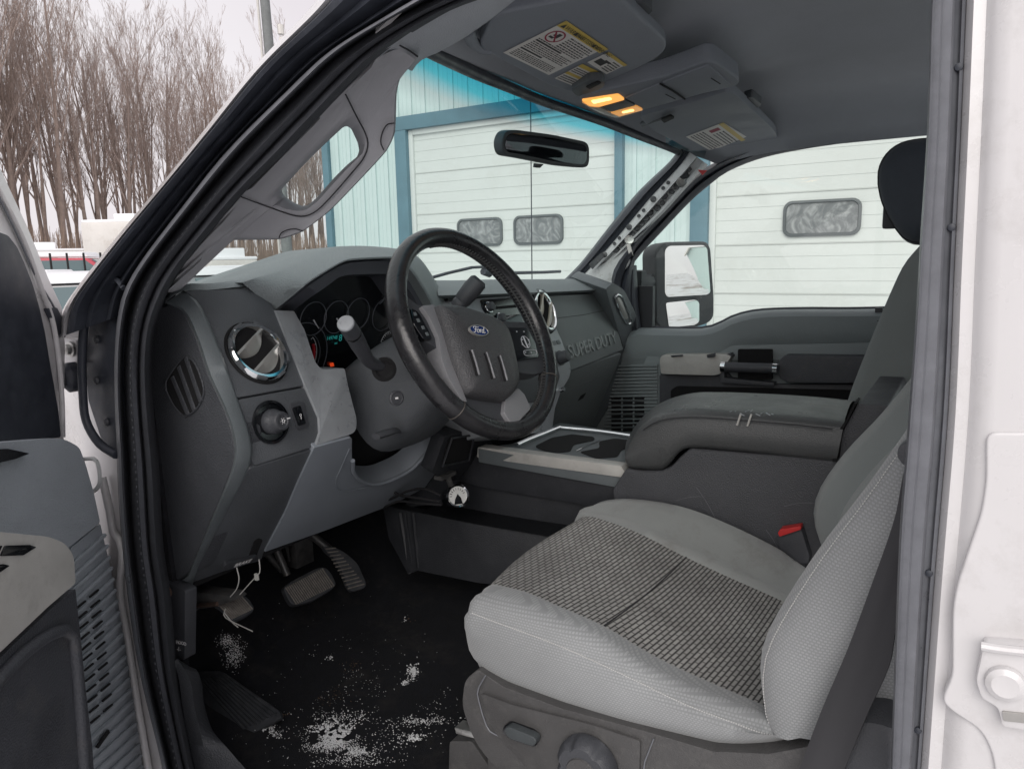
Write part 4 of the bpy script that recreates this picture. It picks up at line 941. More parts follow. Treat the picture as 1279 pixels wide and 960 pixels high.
# ---------------- centre stack
sp1 = plane3(U((640,375), Y=.93), U((690,480), Y=.86), U((640,375), Y=.93)+V((1,0.0,0)))
cs = panel('centre_stack', [(552,378),(600,372),(671,367,3),(681,383),(692,402),(702,424),(714,458,8),(713,470,6),(702,487,8),(694,510),(690,540),(600,545),(560,500)], sp1, .06, 'dash_silver', TR, r=1, bevel=.004)
panel('radio', [(601,374),(650,371),(655,382),(660,408),(632,411),(616,402),(604,386)], sp1, .01, 'gloss_black', cs, r=2, bevel=.002, lift=.003)
panel('radio_display', [(631,394),(652,392),(655,405),(633,407)], sp1, .004, 'rear_mirror_face', cs, r=1, bevel=.0006, lift=.006)
panel('radio_slot', [(616,383),(648,380),(649,383),(617,386)], sp1, .004, 'hole', cs, r=1, bevel=.0006, lift=.0062)
for q in ((611,384),(625,398)):
    c = on(q, sp1, .004); n = -away(sp1); bm = bmesh.new(); add_lathe(bm, c, n, [(0,.0135),(.002,.0135),(.003,.012)], 28); kk = finish('radio_knob', bm, 'chrome', cs)
    bm = bmesh.new(); add_lathe(bm, c, n, [(.001,.0105),(.012,.010),(.013,.008),(.013,.001)], 28); finish('radio_knob', bm, 'black_plastic', cs)
vent(U((679,389), pl=sp1), sp1, .052, tilt=20, vm='lens_white', ex=.82)
for q in ([(688,426),(694,425),(697,430),(691,432)], [(695,425),(699,424),(702,429),(698,430)]): panel('console_button', q, sp1, .004, 'dash_edge', cs, r=1, bevel=.001, lift=.002)
c = on((700,447), sp1, .002); n = -away(sp1); bm = bmesh.new(); add_lathe(bm, c, n, [(0,.019),(.003,.019),(.0035,.016),(.020,.0145),(.024,.013),(.025,.008),(.025,.001)], 28); fk = finish('temperature_knob', bm, 'black_plastic', cs)
panel('climate_panel', [(634,440),(690,430),(700,470),(690,500),(640,505)], sp1, .006, 'black_plastic', cs, r=3, bevel=.002, lift=.001)
for q in ([(652,449),(672,446),(675,455),(655,459)], [(653,463),(680,457),(681,461),(655,467)]): panel('climate_button', q, sp1, .004, 'satin', cs, r=1, bevel=.001, lift=.004)
c = on((700,487), sp1, .0); bm = bmesh.new(); add_cyl(bm, c, c-away(sp1)*.012, .006); finish('power_socket', bm, 'chrome', cs)
# ---------------- steering column
WC = V((.446,.712,.736)); WT = .469; WY = -.045
ux = V((cos(WY), sin(WY), 0)); vz = V((-sin(WY)*sin(WT), cos(WY)*sin(WT), cos(WT))); wn = ux.cross(vz).normalized()  # towards the driver
CD = -wn
def colrow(s, hw, ht, hb, sh=V((0,0,0))):
    c = WC + CD*s + sh; out = []
    for k in range(28):
        a = 2*pi*k/28; ca, sa = cos(a), sin(a)
        x = math.copysign(abs(ca)**.55, ca)*hw; y = math.copysign(abs(sa)**.6, sa)*(ht if sa > 0 else hb)
        out.append(c + ux*x + vz*y)
    return out
sc = loft('steering_column', [colrow(.045,.035,.035,.035), colrow(.05,.062,.050,.060), colrow(.06,.072,.056,.068), colrow(.10,.082,.060,.085), colrow(.16,.092,.062,.105), colrow(.22,.10,.06,.12), colrow(.26,.10,.055,.12)], 'dash_dark', TR, cu=True, cap=True, ang=60)
def wpl(lift): return (WC + wn*lift, wn)
# turn signal stalk
pa = U((478,456), Y=.80)
A = U((480,457), Y=.78); B = U((433,405), Y=.735)
Lk = [A+V((.03,.02,0)), A, U((463,452), Y=.775), U((452,436), Y=.762), U((443,420), Y=.748), B]
st = tube('indicator_stalk', [p for p in cr([tuple(p) for p in Lk], 18)], [.010,.009,.0085,.0085,.009,.0095,.010,.0102,.0105,.011,.0115,.012,.0125,.0125,.0125,.0125,.0123,.012], 'black_plastic', TR, seg=16)
bm = bmesh.new(); d = (B-Lk[-2]).normalized(); add_lathe(bm, B+d*.0005, d, [(0,.0122),(.003,.0122),(.0045,.011),(.005,.001)], 24); finish('stalk_cap', bm, 'dash_silver', st)
bm = bmesh.new(); add_lathe(bm, B-d*.03, d, [(0,.0128),(.002,.0132),(.004,.0128)], 20); finish('stalk_collar', bm, 'gloss_black', st)
bm = bmesh.new(); c = U((480,461), Y=.772); add_lathe(bm, c, V((-.6,-.7,0)), [(0,.019),(.004,.019),(.006,.014),(.003,.010)], 24); finish('stalk_boot', bm, 'hole', st)
# gear lever
G0 = U((565,390), Y=.80); G1 = U((574,380), Y=.785); G2 = U((600,349), Y=.755)
gl = tube('gear_lever', [G0+(G0-G1)*1.5, G0, G1], .008, 'black_plastic', TR)
d = (G2-G1).normalized(); bm = bmesh.new(); LL = (G2-G1).length
add_lathe(bm, G1-d*.008, d, [(0,.0125),(.006,.014),(.010,.0145),(.014,.0135),(.018,.0155),(LL*.75,.0175),(LL+.003,.0165),(LL+.008,.012),(LL+.008,.001)], 18); finish('lever_grip', bm, 'black_plastic', gl)
# pedal-adjust button and tilt lever
c = U((495,497), Y=.765); bm = bmesh.new(); add_lathe(bm, c, V((-.35,-.9,.1)), [(0,.0125),(.003,.0125),(.004,.010),(.002,.009),(.0025,.001)], 24); ab = finish('adjust_button', bm, 'black_plastic', TR)
bm = bmesh.new(); xx, yy, dd = frame(V((-.35,-.9,.1))); add_box(bm, c+dd*.003, (.005,.003,.0006), Matrix((xx, yy, dd)).transposed()); finish('button_marking', bm, 'white_mark', ab)
bm = bmesh.new(); add_tube(bm, [U(p, Y=.83) for p in ((470,545),(482,541),(495,537),(500,540))], [.010,.012,.009,.004], 10, ell=.5); finish('tilt_lever', bm, 'black_plastic', TR, ang=60)
# ---------------- steering wheel
RR = .178; rt_ = .0163
Rm = []
bm = bmesh.new(); path = []
for k in range(96):
    a = 2*pi*k/96; path.append(WC + (ux*cos(a)+vz*sin(a))*RR)
rows = []
for k, p in enumerate(path):
    a = 2*pi*k/96; rad = (ux*cos(a)+vz*sin(a))
    thick = rt_*(1+.06*max(0, cos(2*a-.0)))
    rows.append([p + rad*cos(2*pi*j/16)*thick*.95 + wn*sin(2*pi*j/16)*thick*1.1 for j in range(16)])
add_loft(bm, rows, cu=True, cv=True)
SW = finish('steering_wheel', bm, 'wheel_leather', TR, ang=80)
bm = bmesh.new()      # lacing on the inner edge
for k in range(150):
    a = 2*pi*k/150
    if not (radians(-75) < (a if a < pi else a-2*pi) < radians(100)): continue
    rad = ux*cos(a)+vz*sin(a); tg = -ux*sin(a)+vz*cos(a); c = WC + rad*(RR-rt_*.93)
    add_tube(bm, [c + wn*.007 - tg*.0022, c - rad*.0012, c - wn*.006 + tg*.0022], .0015, 5)
add_tube(bm, [WC + (ux*cos(a)+vz*sin(a))*(RR-rt_*.985) for a in [radians(-78+i*180/60) for i in range(61)]], .0016, 6)
finish('wheel_lacing', bm, 'thread', SW)
for a in (radians(222), radians(-38)):
    bm = bmesh.new(); rad = ux*cos(a)+vz*sin(a); add_tube(bm, [WC+rad*RR + rad*cos(2*pi*j/20)*rt_*1.0 + wn*sin(2*pi*j/20)*rt_*1.13 for j in range(20)], .0010, 5, closed=True); finish('leather_seam', bm, 'pedal_rubber', SW)
def wp(p, lift): return U(p, pl=wpl(lift))
# hub / spokes behind the pad
def wpanel(name, pts, lift, thick, m, r=0, bevel=.003, seg=3, parent=None, **kw):
    P3_ = [wp(p, lift) for p in rnd(pts, r)]; bm = bmesh.new(); add_slab(bm, P3_, -wn*thick); return finish(name, bm, m, parent or SW, bevel=bevel, seg=seg, **kw)
wpanel('wheel_spoke', [(505,368,4),(524,382,4),(545,384),(556,420),(560,455),(548,436),(530,425),(508,410,5),(500,395,5)], .006, .03, 'black_plastic', 2, .005)
wpanel('spoke_controls', [(514,384,3),(524,390,3),(536,412,3),(541,424,3),(530,424,3),(517,404,3)], .012, .01, 'gloss_black', 2, .002)
bm = bmesh.new()
for q in ((519,392),(523,400),(529,409),(534,417)): add_box(bm, wp(q, .0125), (.006,.006,.0012), Matrix((ux, vz, wn)).transposed())
finish('control_button', bm, 'dash_edge', SW, bevel=.0005)
wpanel('wheel_spoke', [(620,400,3),(658,402,4),(671,425,3),(683,452),(682,464,4),(668,468,4),(652,466),(640,462)], .004, .028, 'black_plastic', 2, .005)
wpanel('spoke_controls', [(630,409,3),(659,409,4),(669,427,3),(674,446,3),(646,450,2)], .010, .008, 'gloss_black', 2, .002)
bm = bmesh.new(); c = wp((657,427), .0105)
for a0 in (95, 275):
    pts = [c + (ux*cos(radians(a0+k*170/14))+vz*sin(radians(a0+k*170/14)))*.0115 for k in range(15)]; add_tube(bm, pts+[pts[0]], .0007, 5)
pts = [wp(p, .0105) for p in cr([(655,438),(660,437),(669,437),(671,440),(669,443),(658,444),(655,441),(655,438)], 20)]; add_tube(bm, pts, .0006, 5)
for q in ((653,424),(653,430),(661,424),(661,430),(657,440),(664,440),(646,414),(655,414)): add_box(bm, wp(q, .0108), (.0028,.0022,.0004), Matrix((ux, vz, wn)).transposed())
finish('control_marking', bm, 'dial_white', SW)
wpanel('silver_spoke', [(527,382,2),(543,380),(552,408),(560,430),(570,462),(580,491),(584,502,2),(577,500),(560,470),(552,447,3),(548,420),(538,398)], .014, .03, 'spoke_silver', 1, .004)
wpanel('silver_spoke', [(632,496),(648,484,2),(656,492),(664,510,3),(650,525,4),(641,532,3),(630,515)], .012, .03, 'spoke_silver', 1, .004)
wpanel('lower_hub', [(556,450),(585,492),(635,500),(650,486),(640,515),(628,530),(600,528),(580,505)], .004, .03, 'gloss_black' if False else 'black_plastic', 2, .004)
# airbag pad: domed
pad = rnd([(545,380,4),(566,380,6),(586,385,6),(610,393,8),(627,402,8),(634,412,4),(639,427,4),(644,450,4),(649,476,6),(644,490,8),(634,499,5),(608,496,6),(586,491,4),(579,480,3),(566,447),(556,412)], 3)
pc2 = V((sum(p[0] for p in pad)/len(pad), sum(p[1] for p in pad)/len(pad)))
rws = []
for t, lf in ((1.0,-.01),(1.0,.012),(.985,.020),(.95,.026),(.88,.031),(.7,.036),(.4,.039),(.12,.040)):
    rws.append([wp(pc2.lerp(V(p), t), .02)+wn*(lf-.02) for p in pad])
ap = loft('airbag_pad', rws, 'airbag', SW, cu=True, cap=True, ang=50)
def lift_at(p): return .0375
for a, b in (((590,437),(599,468)), ((608,440),(618,472)), ((625,444),(634,475))):
    bm = bmesh.new(); pa_ = wp(a, .0388); pb_ = wp(b, .0368); add_tube(bm, [pa_, pa_.lerp(pb_, .5)+wn*.0005, pb_], .0020, 8); finish('pad_rib', bm, 'spoke_silver', SW, ang=60)
for a, b in (((587,438),(596,469)), ((605,441),(615,473)), ((622,445),(631,476))):
    bm = bmesh.new(); pa_ = wp(a, .0390); pb_ = wp(b, .0370); add_tube(bm, [pa_, pa_.lerp(pb_, .5)+wn*.0005, pb_], .0018, 8); finish('pad_groove', bm, 'hole', SW, ang=60)
ec = wp((598,413), .0415); tl = radians(-11); e1 = (ux*cos(tl)+vz*sin(tl)); e2 = (-ux*sin(tl)+vz*cos(tl))
def oval(h, a, b): return [ec + wn*h + e1*cos(2*pi*k/40)*a + e2*sin(2*pi*k/40)*b for k in range(40)]
bm = bmesh.new(); add_loft(bm, [oval(-.002,.0225,.0098), oval(.0022,.0222,.0095), oval(.0026,.0212,.0086), oval(.0018,.0205,.0080)], cu=True); em = finish('emblem_rim', bm, 'satin', SW)
bm = bmesh.new(); add_loft(bm, [oval(.0016,.0208,.0082), oval(.0022,.012,.0045), oval(.0023,.0008,.0004)], cu=True, cap=True); finish('emblem_oval', bm, 'emblem_blue', SW)
bm = bmesh.new()
def strokes(bm, S_, w=.0006):
    for s in S_:
        pts = [ec + wn*.0030 + e1*(x+.22*y)*.0150 + e2*y*.0150 for x, y in s]; add_tube(bm, cr([tuple(p) for p in pts], max(6, len(s)*4)), w, 5)
strokes(bm, [[(-.95,.18),(-.9,.34),(-.6,.36),(-.3,.30),(-.1,.34)], [(-.55,.34),(-.62,.05),(-.7,-.25),(-.85,-.34),(-.98,-.25)], [(-.85,.02),(-.55,.04),(-.38,.06)],
             [(-.2,.08),(-.38,.0),(-.4,-.22),(-.22,-.3),(-.08,-.16),(-.1,.04),(-.2,.08),(.02,.0)], [(.06,.1),(.1,-.05),(.08,-.28)], [(.1,-.02),(.2,.1),(.3,.06)],
             [(.62,.06),(.46,.08),(.36,-.08),(.4,-.26),(.54,-.26),(.64,-.05)], [(.76,.44),(.68,.1),(.64,-.2),(.74,-.3),(.9,-.2)]])
finish('emblem_script', bm, 'white_mark', SW, ang=60)
# ================================================================== passenger side
# windshield pillar with the trim removed: bare white metal
wB = [(707,350),(730,326),(765,282),(800,240),(838,203),(850,186)]
wA = [(722,352),(742,331),(778,290),(812,249),(849,208),(862,190)]
wC = [(745,352),(755,336),(790,300),(826,265),(862,225),(882,204)]
n6 = 24
cB, cA, cC = cr(wB, n6), cr(wA, n6), cr(wC, n6)
def XR(c, x0, x1): return [U(p, X=x0+(x1-x0)*i/(n6-1)) for i, p in enumerate(c)]
loft('windshield_seal', [XR([p.lerp(q, t) for p, q in zip(cB, cA)], 1.56+dx, 1.43+dx) for t, dx in ((-.15,.07),(0,.03),(.05,.0),(.4,-.012),(.55,.0),(.7,.0),(1.05,.004),(1.15,.03))], 'rubber', TR, label='black seal between windshield and bare far pillar')
bpillar = loft('bare_pillar', [XR([p.lerp(q, t) for p, q in zip(cA, cC)], 1.55+dx, 1.43+dx) for t, dx in ((-.1,.02),(0,.0),(.05,-.01),(.42,-.018),(.46,-.012),(.5,.0),(.8,.004),(.86,-.008),(1.0,-.010),(1.15,.01))], 'white_metal', TR, label='bare white metal pillar without its trim')
bm = bmesh.new()
for i in range(9):
    t = .25+.07*i; k = int(t*(n6-1)); p = cA[k].lerp(cC[k], .26); q = XR([p]*n6, 1.55, 1.43)[k]
    add_lathe(bm, q+V((-.0175,0,0)), V((-1,-.2,0)), [(0,.0055 if i % 3 else .009),(.001,.0045),(.0005,.001)], 12)
finish('pillar_hole', bm, 'dark_metal', bpillar)
bm = bmesh.new()
rq = random.Random(8)
for i in range(26):
    k = 6+int(i*.62); p = cA[k].lerp(cC[k], rq.uniform(.54,.76)); q = XR([p]*n6, 1.55, 1.43)[k]
    r = rq.uniform(.006,.013); add_lathe(bm, q+V((-.006,0,0)), V((-1,-.3,rq.uniform(-.3,.3))), [(0,r),(rq.uniform(.001,.004),r*.8),(.002,r*.3)], rq.choice((5,6,10)))
finish('pillar_bracket', bm, 'dark_metal', bpillar)
for k, t in ((8,.78),(19,.72)):
    bm = bmesh.new(); p = cA[k].lerp(cC[k], t); q = XR([p]*n6, 1.54, 1.42)[k]; add_lathe(bm, q, V((-1,-.3,.1)), [(0,.016),(.004,.014),(.003,.007),(-.004,.006),(-.004,.001)], 18); finish('handle_mount', bm, 'steel', bpillar)
bm = bmesh.new(); c = U((783,305), X=1.47); add_slab(bm, [c, c+V((0,-.008,-.028)), c+V((0,-.016,-.020)), c+V((0,-.022,-.034)), c+V((0,-.012,.0))], V((-.002,0,0))); finish('torn_tape', bm, 'paper', bpillar)
bm = bmesh.new(); add_slab(bm, [U(p, X=1.50) for p in ((737,330),(752,316),(756,320),(741,336))], V((-.006,0,0))); finish('seal_clip', bm, 'dark_metal', bpillar)
bm = bmesh.new(); add_slab(bm, [U(p, X=1.41) for p in ((872,212),(884,213),(878,219))], V((-.002,0,0))); finish('orange_tag', bm, 'buckle_red', bpillar)
cowl = panel('cowl_corner', [(706,356),(722,350),(742,335),(757,328),(768,316),(790,300),(786,330),(770,350),(772,362),(740,362)], (V((1.52,0,0)), V((1,0,0))), .03, 'white_metal', TR, r=3, bevel=.004)
# door frame: one black ring around the passenger window, over the roof rail and down the pillar
fo = [(768,372),(764,350),(772,328),(795,300),(830,262),(868,222),(890,207),(925,192),(973,177),(1040,168),(1100,162),(1170,156),(1260,148)]
fi = [(795,412),(790,380),(791,335),(800,318),(826,290),(862,252),(885,232),(910,214),(950,198),(1000,187),(1060,178),(1120,170),(1175,166),(1265,160)]
nf = 50; fO, fI = cr(fo, nf), cr(fi, nf)
loft('door_frame_seal', [[U(p.lerp(q, t), X=x) for p, q in zip(fO, fI)] for t, x in ((-.1,1.55),(0,1.52),(.12,1.50),(.35,1.515),(.45,1.53),(.6,1.525),(.85,1.54),(1.0,1.55),(1.02,1.60))], 'rubber', TR, label='black weatherstrip round the passenger window')
# ---------------- passenger door
pd = empty('passenger_door', (1.6,.5,GZ), '', '') if False else None
XD = 1.56
pX = lambda x: (V((x,0,0)), V((1,0,0)))
bm = bmesh.new(); add_slab(bm, [V((1.60,.85,.02)), V((1.60,1.5,.02)), V((1.60,1.5,.76)), V((1.60,.85,.76))], V((.02,0,0))); finish('far_kick_panel', bm, 'console_dark', TR)
top = [(740,440),(790,410),(800,410),(840,411),(878,411),(897,406),(915,397),(935,391),(960,388),(1000,387),(1060,387),(1115,386),(1200,384),(1300,382)]
tc2 = cr(top, 44)
rows = []
for dy, x in ((0,1.66),(-1,1.60),(.0,1.565),(3,1.545),(8,1.535),(26,1.535),(40,1.545),(44,1.552)):
    rows.append([U((p.x, p.y+dy*(1 if i > 2 else 1)), X=x) for i, p in enumerate(tc2)])
PD = loft('passenger_door', rows + [[V((1.555, q.y, .50)) for q in rows[-1]], [V((1.56, q.y, .05)) for q in rows[-1]]], 'door_panel_grey', TR, ang=40, label='grey inner panel of the closed passenger door')
bm = bmesh.new(); add_tube(bm, [U((p.x, p.y-1.0), X=1.615) for p in tc2[3:]], .006, 8); finish('window_belt_seal', bm, 'rubber', PD)
sail = panel('mirror_sail', [(768,352),(791,330),(793,380),(797,412),(786,420),(772,400)], pX(1.55), .03, 'rubber', PD, r=3, bevel=.004)
bm = bmesh.new(); g = [U(p, X=1.615) for p in ((791,325),(862,248),(912,208),(1000,184),(1265,150),(1300,395),(915,400),(880,414),(795,414))]; bm.faces.new([bm.verts.new(p) for p in g]); finish('door_window', bm, 'window_glass', PD)
panel('door_recess', [(798,470),(812,436),(818,433),(1200,426),(1200,450),(826,450),(824,560),(795,560)], pX(1.553), .004, 'door_panel_grey', PD, r=4, bevel=.002, lift=.012)
panel('switch_panel', [(824,448),(828,443),(905,442),(914,445),(900,467),(892,469),(826,467)], pX(1.50), .04, 'switch_silver', PD, r=3, bevel=.006)
panel('window_switch', [(883,443),(893,441),(893,446),(884,447)], pX(1.485), .01, 'black_plastic', PD, r=1, bevel=.001)
panel('lock_switch', [(838,444),(853,443),(853,445),(839,446)], pX(1.492), .005, 'black_plastic', PD, r=1, bevel=.001)
panel('door_pocket_frame', [(824,468),(895,469),(905,462),(916,475),(960,480),(1200,480),(1200,530),(900,560),(824,560)], pX(1.535), .03, 'door_dark', PD, r=2, bevel=.004)
panel('door_pocket', [(838,487),(846,482),(1200,490),(1200,560),(840,560)], pX(1.531), .006, 'hole', PD, r=3, bevel=.001)
panel('handle_recess', [(922,436),(965,436),(965,474),(922,474)], pX(1.534), .01, 'hole', PD, r=2, bevel=.001, lift=.012)
panel('handle_bracket', [(898,446),(912,441),(915,445),(905,452),(905,472),(968,478),(966,482),(900,478)], pX(1.505), .03, 'door_dark', PD, r=1, bevel=.002)
bm = bmesh.new(); add_tube(bm, [U(p, X=1.475) for p in ((903,458),(935,459),(972,460))], .014, 14); gh = finish('pull_handle', bm, 'door_dark', PD, ang=60)
bm = bmesh.new()
for q in ((904,458),(969,460)): c = U(q, X=1.475); add_tube(bm, [c+V((0,.006,0)), c-V((0,.006,0))], .0152, 14)
finish('handle_collar', bm, 'chrome', PD, ang=60)
panel('arm_rest', [(973,450),(980,444),(1200,447),(1200,480),(985,478),(974,472)], pX(1.49), .05, 'door_dark', PD, r=3, bevel=.008, seg=3)
bm = bmesh.new(); c = U((1098,395), X=1.55); add_lathe(bm, c+V((0,0,-.012)), V((0,0,1)), [(0,.016),(.006,.014),(.01,.010)], 16); add_box(bm, c+V((0,0,.008)), (.014,.018,.03)); finish('lock_knob', bm, 'black_plastic', PD, bevel=.002)
# lower front: speaker ribs
bm = bmesh.new()
for k in range(26):
    y = 456+k*4.2; add_tube(bm, [U((770-(k*.8), y+1), X=1.532), U((822, y), X=1.532)], .0035, 5)
finish('speaker_rib', bm, 'door_panel_grey', PD, ang=60)
bm = bmesh.new()
for k in range(9):
    y = 496+k*5.6; dx = math.sqrt(max(0, 1-((y-518)/30)**2))*22
    for j in range(3):
        a = 764+j*14.5
        if a > 790+dx: continue
        add_slab(bm, [U(p, X=1.5275) for p in ((a,y),(min(a+12, 792+dx),y-.2),(min(a+12, 792+dx),y+2.8),(a,y+3))], V((.002,0,0)))
finish('speaker_slot', bm, 'hole', PD)
# ---------------- towing mirror
mX = 1.86
mpl = (U((858,345), X=1.87), V((-.46,-.88,.06)).normalized())
mh = panel('towing_mirror', [(819,312,8),(830,302,8),(884,301,7),(889,310),(893,368),(893,400,10),(872,409,12),(830,411,8),(820,404,5)], mpl, .07, 'mirror_shell', TR, r=5, bevel=.010, seg=3, label='black two glass towing mirror outside the passenger window')
panel('mirror_glass', [(831,312,4),(836,307,3),(880,306,4),(884,311),(888,365,3),(884,368),(834,371,3),(831,366)], mpl, .004, 'mirror_face', mh, r=2, bevel=.001, lift=.002)
panel('spotter_glass', [(832,378,3),(870,374,3),(874,378),(874,402,3),(868,406),(836,409,3)], mpl, .004, 'mirror_face', mh, r=2, bevel=.001, lift=.002)
bm = bmesh.new()
for y in (352, 399):
    add_tube(bm, [U((793,y), X=1.68), U((806,y), X=1.72), U((822,y-1), X=1.84)], [.035,.026,.024], 10)
finish('mirror_arm', bm, 'mirror_shell', mh, ang=50)
bm = bmesh.new(); add_box(bm, U((797,352), X=1.69), (.05,.05,.075)); add_box(bm, U((797,399), X=1.69), (.05,.05,.06)); finish('arm_bracket', bm, 'mirror_shell', mh, bevel=.01)
# wipers and antenna
bm = bmesh.new(); add_tube(bm, [U(p, Y=y) for p, y in (((535,348),1.36),((560,341),1.34),((590,334),1.33),((610,333),1.33))], .005, 6); wi = finish('wiper', bm, 'rubber', TR, ang=60)
bm = bmesh.new(); add_tube(bm, [U(p, Y=1.33) for p in ((606,341),(640,341),(680,340),(700,339))], .006, 6); add_tube(bm, [U((604,339), Y=1.33), U((612,342), Y=1.33)], .012, 8); finish('wiper', bm, 'rubber', TR, ang=60)
bm = bmesh.new(); add_tube(bm, [U((665,352), X=1.68), U((663,100), X=1.68)], .0022, 6); add_tube(bm, [U((665,362), X=1.68), U((665,352), X=1.68)], .012, 10); finish('antenna', bm, 'rubber', TR, ang=60)
# ================================================================== floor, console
fl = []
for x in [.02+.06*i for i in range(28)]:
    row = []
    for y in [-.6,-.3,0,.2,.4,.6,.8,.9,1.0,1.1,1.2,1.3,1.35,1.4,1.45,1.5]:
        z = .05 + max(0, y-1.18)*.9 + .006*sin(x*19+y*11) + .004*sin(y*31-x*7)
        if x < .1: z += .0
        row.append(V((x, y, z)))
    fl.append(row)
loft('cabin_floor', fl, 'carpet', TR, ang=80, label='black carpet with gritty dirt')
bm = bmesh.new(); add_slab(bm, [V((0,1.5,.05)), V((1.6,1.5,.05)), V((1.6,1.5,.74)), V((0,1.5,.74))], V((0,.01,0))); finish('firewall', bm, 'carpet', TR)
bm = bmesh.new(); add_slab(bm, [V((.055,1.02,.03)), V((.055,1.5,.03)), V((.055,1.5,.7)), V((.055,1.05,.7))], V((.01,0,0))); finish('kick_panel', bm, 'carpet', TR)
# foot rest mat: ribbed rubber
frp = plane3(U((245,840), Z=.09), U((330,915), Z=.055), U((300,838), Z=.11))
fr = panel('heel_pad', [(244,838),(276,837,6),(350,888,3),(352,896),(312,917,6),(302,915),(250,872)], frp, .008, 'mat_rubber', TR, r=3, bevel=.002)
bm = bmesh.new()
for k in range(9):
    t = k/8; a = V((247,846)).lerp(V((281,841)), t); b = V((308,913)).lerp(V((349,893)), t); add_tube(bm, [on(a.lerp(b, .04), frp, .001), on(a.lerp(b, .96), frp, .001)], .0022, 5)
finish('pad_rib', bm, 'mat_rubber', fr, ang=60)
# tunnel / console side walls
cx = .70
cpn = panel('tunnel_side', [(478,628),(500,636),(524,640),(600,655),(700,672),(760,690),(740,740),(600,728),(521,712),(510,716),(486,672)], plane3(U((524,640), X=.66), U((700,672), X=.66), U((524,700), X=.64)), .05, 'console_dark', TR, r=2, bevel=.005, label='dark plastic side of the transmission tunnel')
bm = bmesh.new()
for a, b in (((500,640),(512,716)), ((506,640),(517,714)), ((516,640),(523,708))): add_tube(bm, [U(a, X=.655), U(b, X=.64)], .005, 6)
finish('tunnel_rib', bm, 'console_dark', cpn, ang=60)
bm = bmesh.new(); c = U((535,672), X=.657); add_lathe(bm, c, V((-1,0,0)), [(0,.018),(.0015,.0175),(.001,.016),(.001,.001)], 24); finish('trim_plug', bm, 'console_dark', cpn)
panel('console_recess', [(556,598),(600,602),(790,630),(790,692),(600,656),(540,646)], pX(.73), .02, 'console_dark', TR, r=6, bevel=.006, label='dark open pocket along the console side')
bm = bmesh.new(); P_ = Cv([(524,640),(600,655),(700,672)], 14, X=.655); rows = [P_, [p+V((.085,0,.0)) for p in P_]]; add_loft(bm, rows); bmesh.ops.solidify(bm, geom=list(bm.faces), thickness=.006); finish('pocket_ledge', bm, 'console_dark', TR)
panel('console_front_side', [(553,566),(596,569),(620,574),(775,602),(782,596),(760,640),(720,628),(600,608),(572,600),(556,628),(520,632),(500,640),(545,575)], pX(.705), .05, 'console_dark', TR, r=3, bevel=.006)
# dark lower dash stack beside the column
lsp = panel('lower_stack', [(556,545),(600,532),(620,560),(596,570),(572,600),(556,600),(540,590)], (V((.6,.90,.45)), V((0,1,.4)).normalized()), .03, 'console_dark', TR, r=2, bevel=.004)
panel('stack_opening', [(566,548),(592,545),(584,574),(556,580)], (V((.6,.89,.45)), V((0,1,.4)).normalized()), .01, 'hole', lsp, r=3, bevel=.001)
bm = bmesh.new(); add_tube(bm, [on(p, (V((.6,.885,.45)), V((0,1,.4)).normalized()), .001) for p in ((565,547),(593,543),(586,575),(553,582))], .0025, 6, closed=True); finish('opening_rim', bm, 'console_dark', lsp, ang=60)
# console top trim with the cup holders
tp = plane3(U((600,558), X=.70), U((775,590), X=.70), U((740,535), X=.95))
tside = panel('console_trim', [(597,558),(776,582),(781,590),(776,596),(596,571)], pX(.690), .03, 'switch_silver', TR, r=2, bevel=.003)
deck = panel('console_deck', [(597,560),(640,554),(700,528),(790,541),(800,545),(790,575),(782,592),(700,578)], tp, .03, 'dash_edge', TR, r=2, bevel=.003)
for pts in ([(668,557,4),(690,546),(715,542,4),(742,545,4),(744,549),(716,555,4),(714,563,4),(696,565,4),(678,562)], [(724,564,4),(750,559),(748,551,4),(768,547),(794,550,3),(792,556),(776,562),(772,570,4),(745,572,4)]):
    ch_ = panel('cup_holder', pts, tp, .001, 'hole', deck, r=4, bevel=0, lift=.0015, seg=1)
bm = bmesh.new()
add_tube(bm, [on(p, tp, .004) for p in cr([(646,556),(664,548),(684,540),(699,534)], 10)], .0065, 8)
add_tube(bm, [on(p, tp, .004) for p in cr([(699,534),(740,538),(770,542),(797,546)], 10)], .005, 8)
add_tube(bm, [on(p, tp, .002) for p in cr([(650,561),(700,568),(776,580)], 10)], .0022, 6)
add_tube(bm, [on(p, tp, .002) for p in cr([(720,563),(735,556),(750,550)], 8)], .0012, 6)
finish('bright_trim', bm, 'chrome', deck, ang=60)
# armrest box (side body), lid
body = panel('console_box', [(782,585),(800,588),(826,588),(838,583),(850,570),(862,560),(1045,575),(1068,560),(1100,580),(1060,700),(1000,716),(930,690),(850,650),(770,640),(765,612)], pX(.665), .33, 'console_side', TR, r=4, bevel=.010, seg=3, label='scratched dark side of the centre console')
LW = .30
def lidrow(c, x0, x1, dz=0):
    return None
sB = [(781,574),(786,583),(800,585),(826,586),(838,578),(848,566),(862,559),(900,561),(960,567),(1040,576),(1046,572)]
sT = [(784,562),(800,537),(822,522),(850,519),(890,519),(940,521),(1000,525),(1050,533),(1053,534),(1054,534),(1055,534)]
m_ = 44; lB, lT = cr(sB, m_), cr([(781,566),(790,548),(806,530),(830,519),(870,516),(930,520),(1000,526),(1054,532)], m_)
lM = [p.lerp(q, .5) for p, q in zip(lB, lT)]
t3 = [U(p, X=.69) for p in lT]; f3 = []
ctop = cr([(784,556),(800,532),(826,508),(862,494),(900,492),(960,494),(1020,498),(1068,503)], m_)
f3 = [U(p, X=.97) for p in ctop]
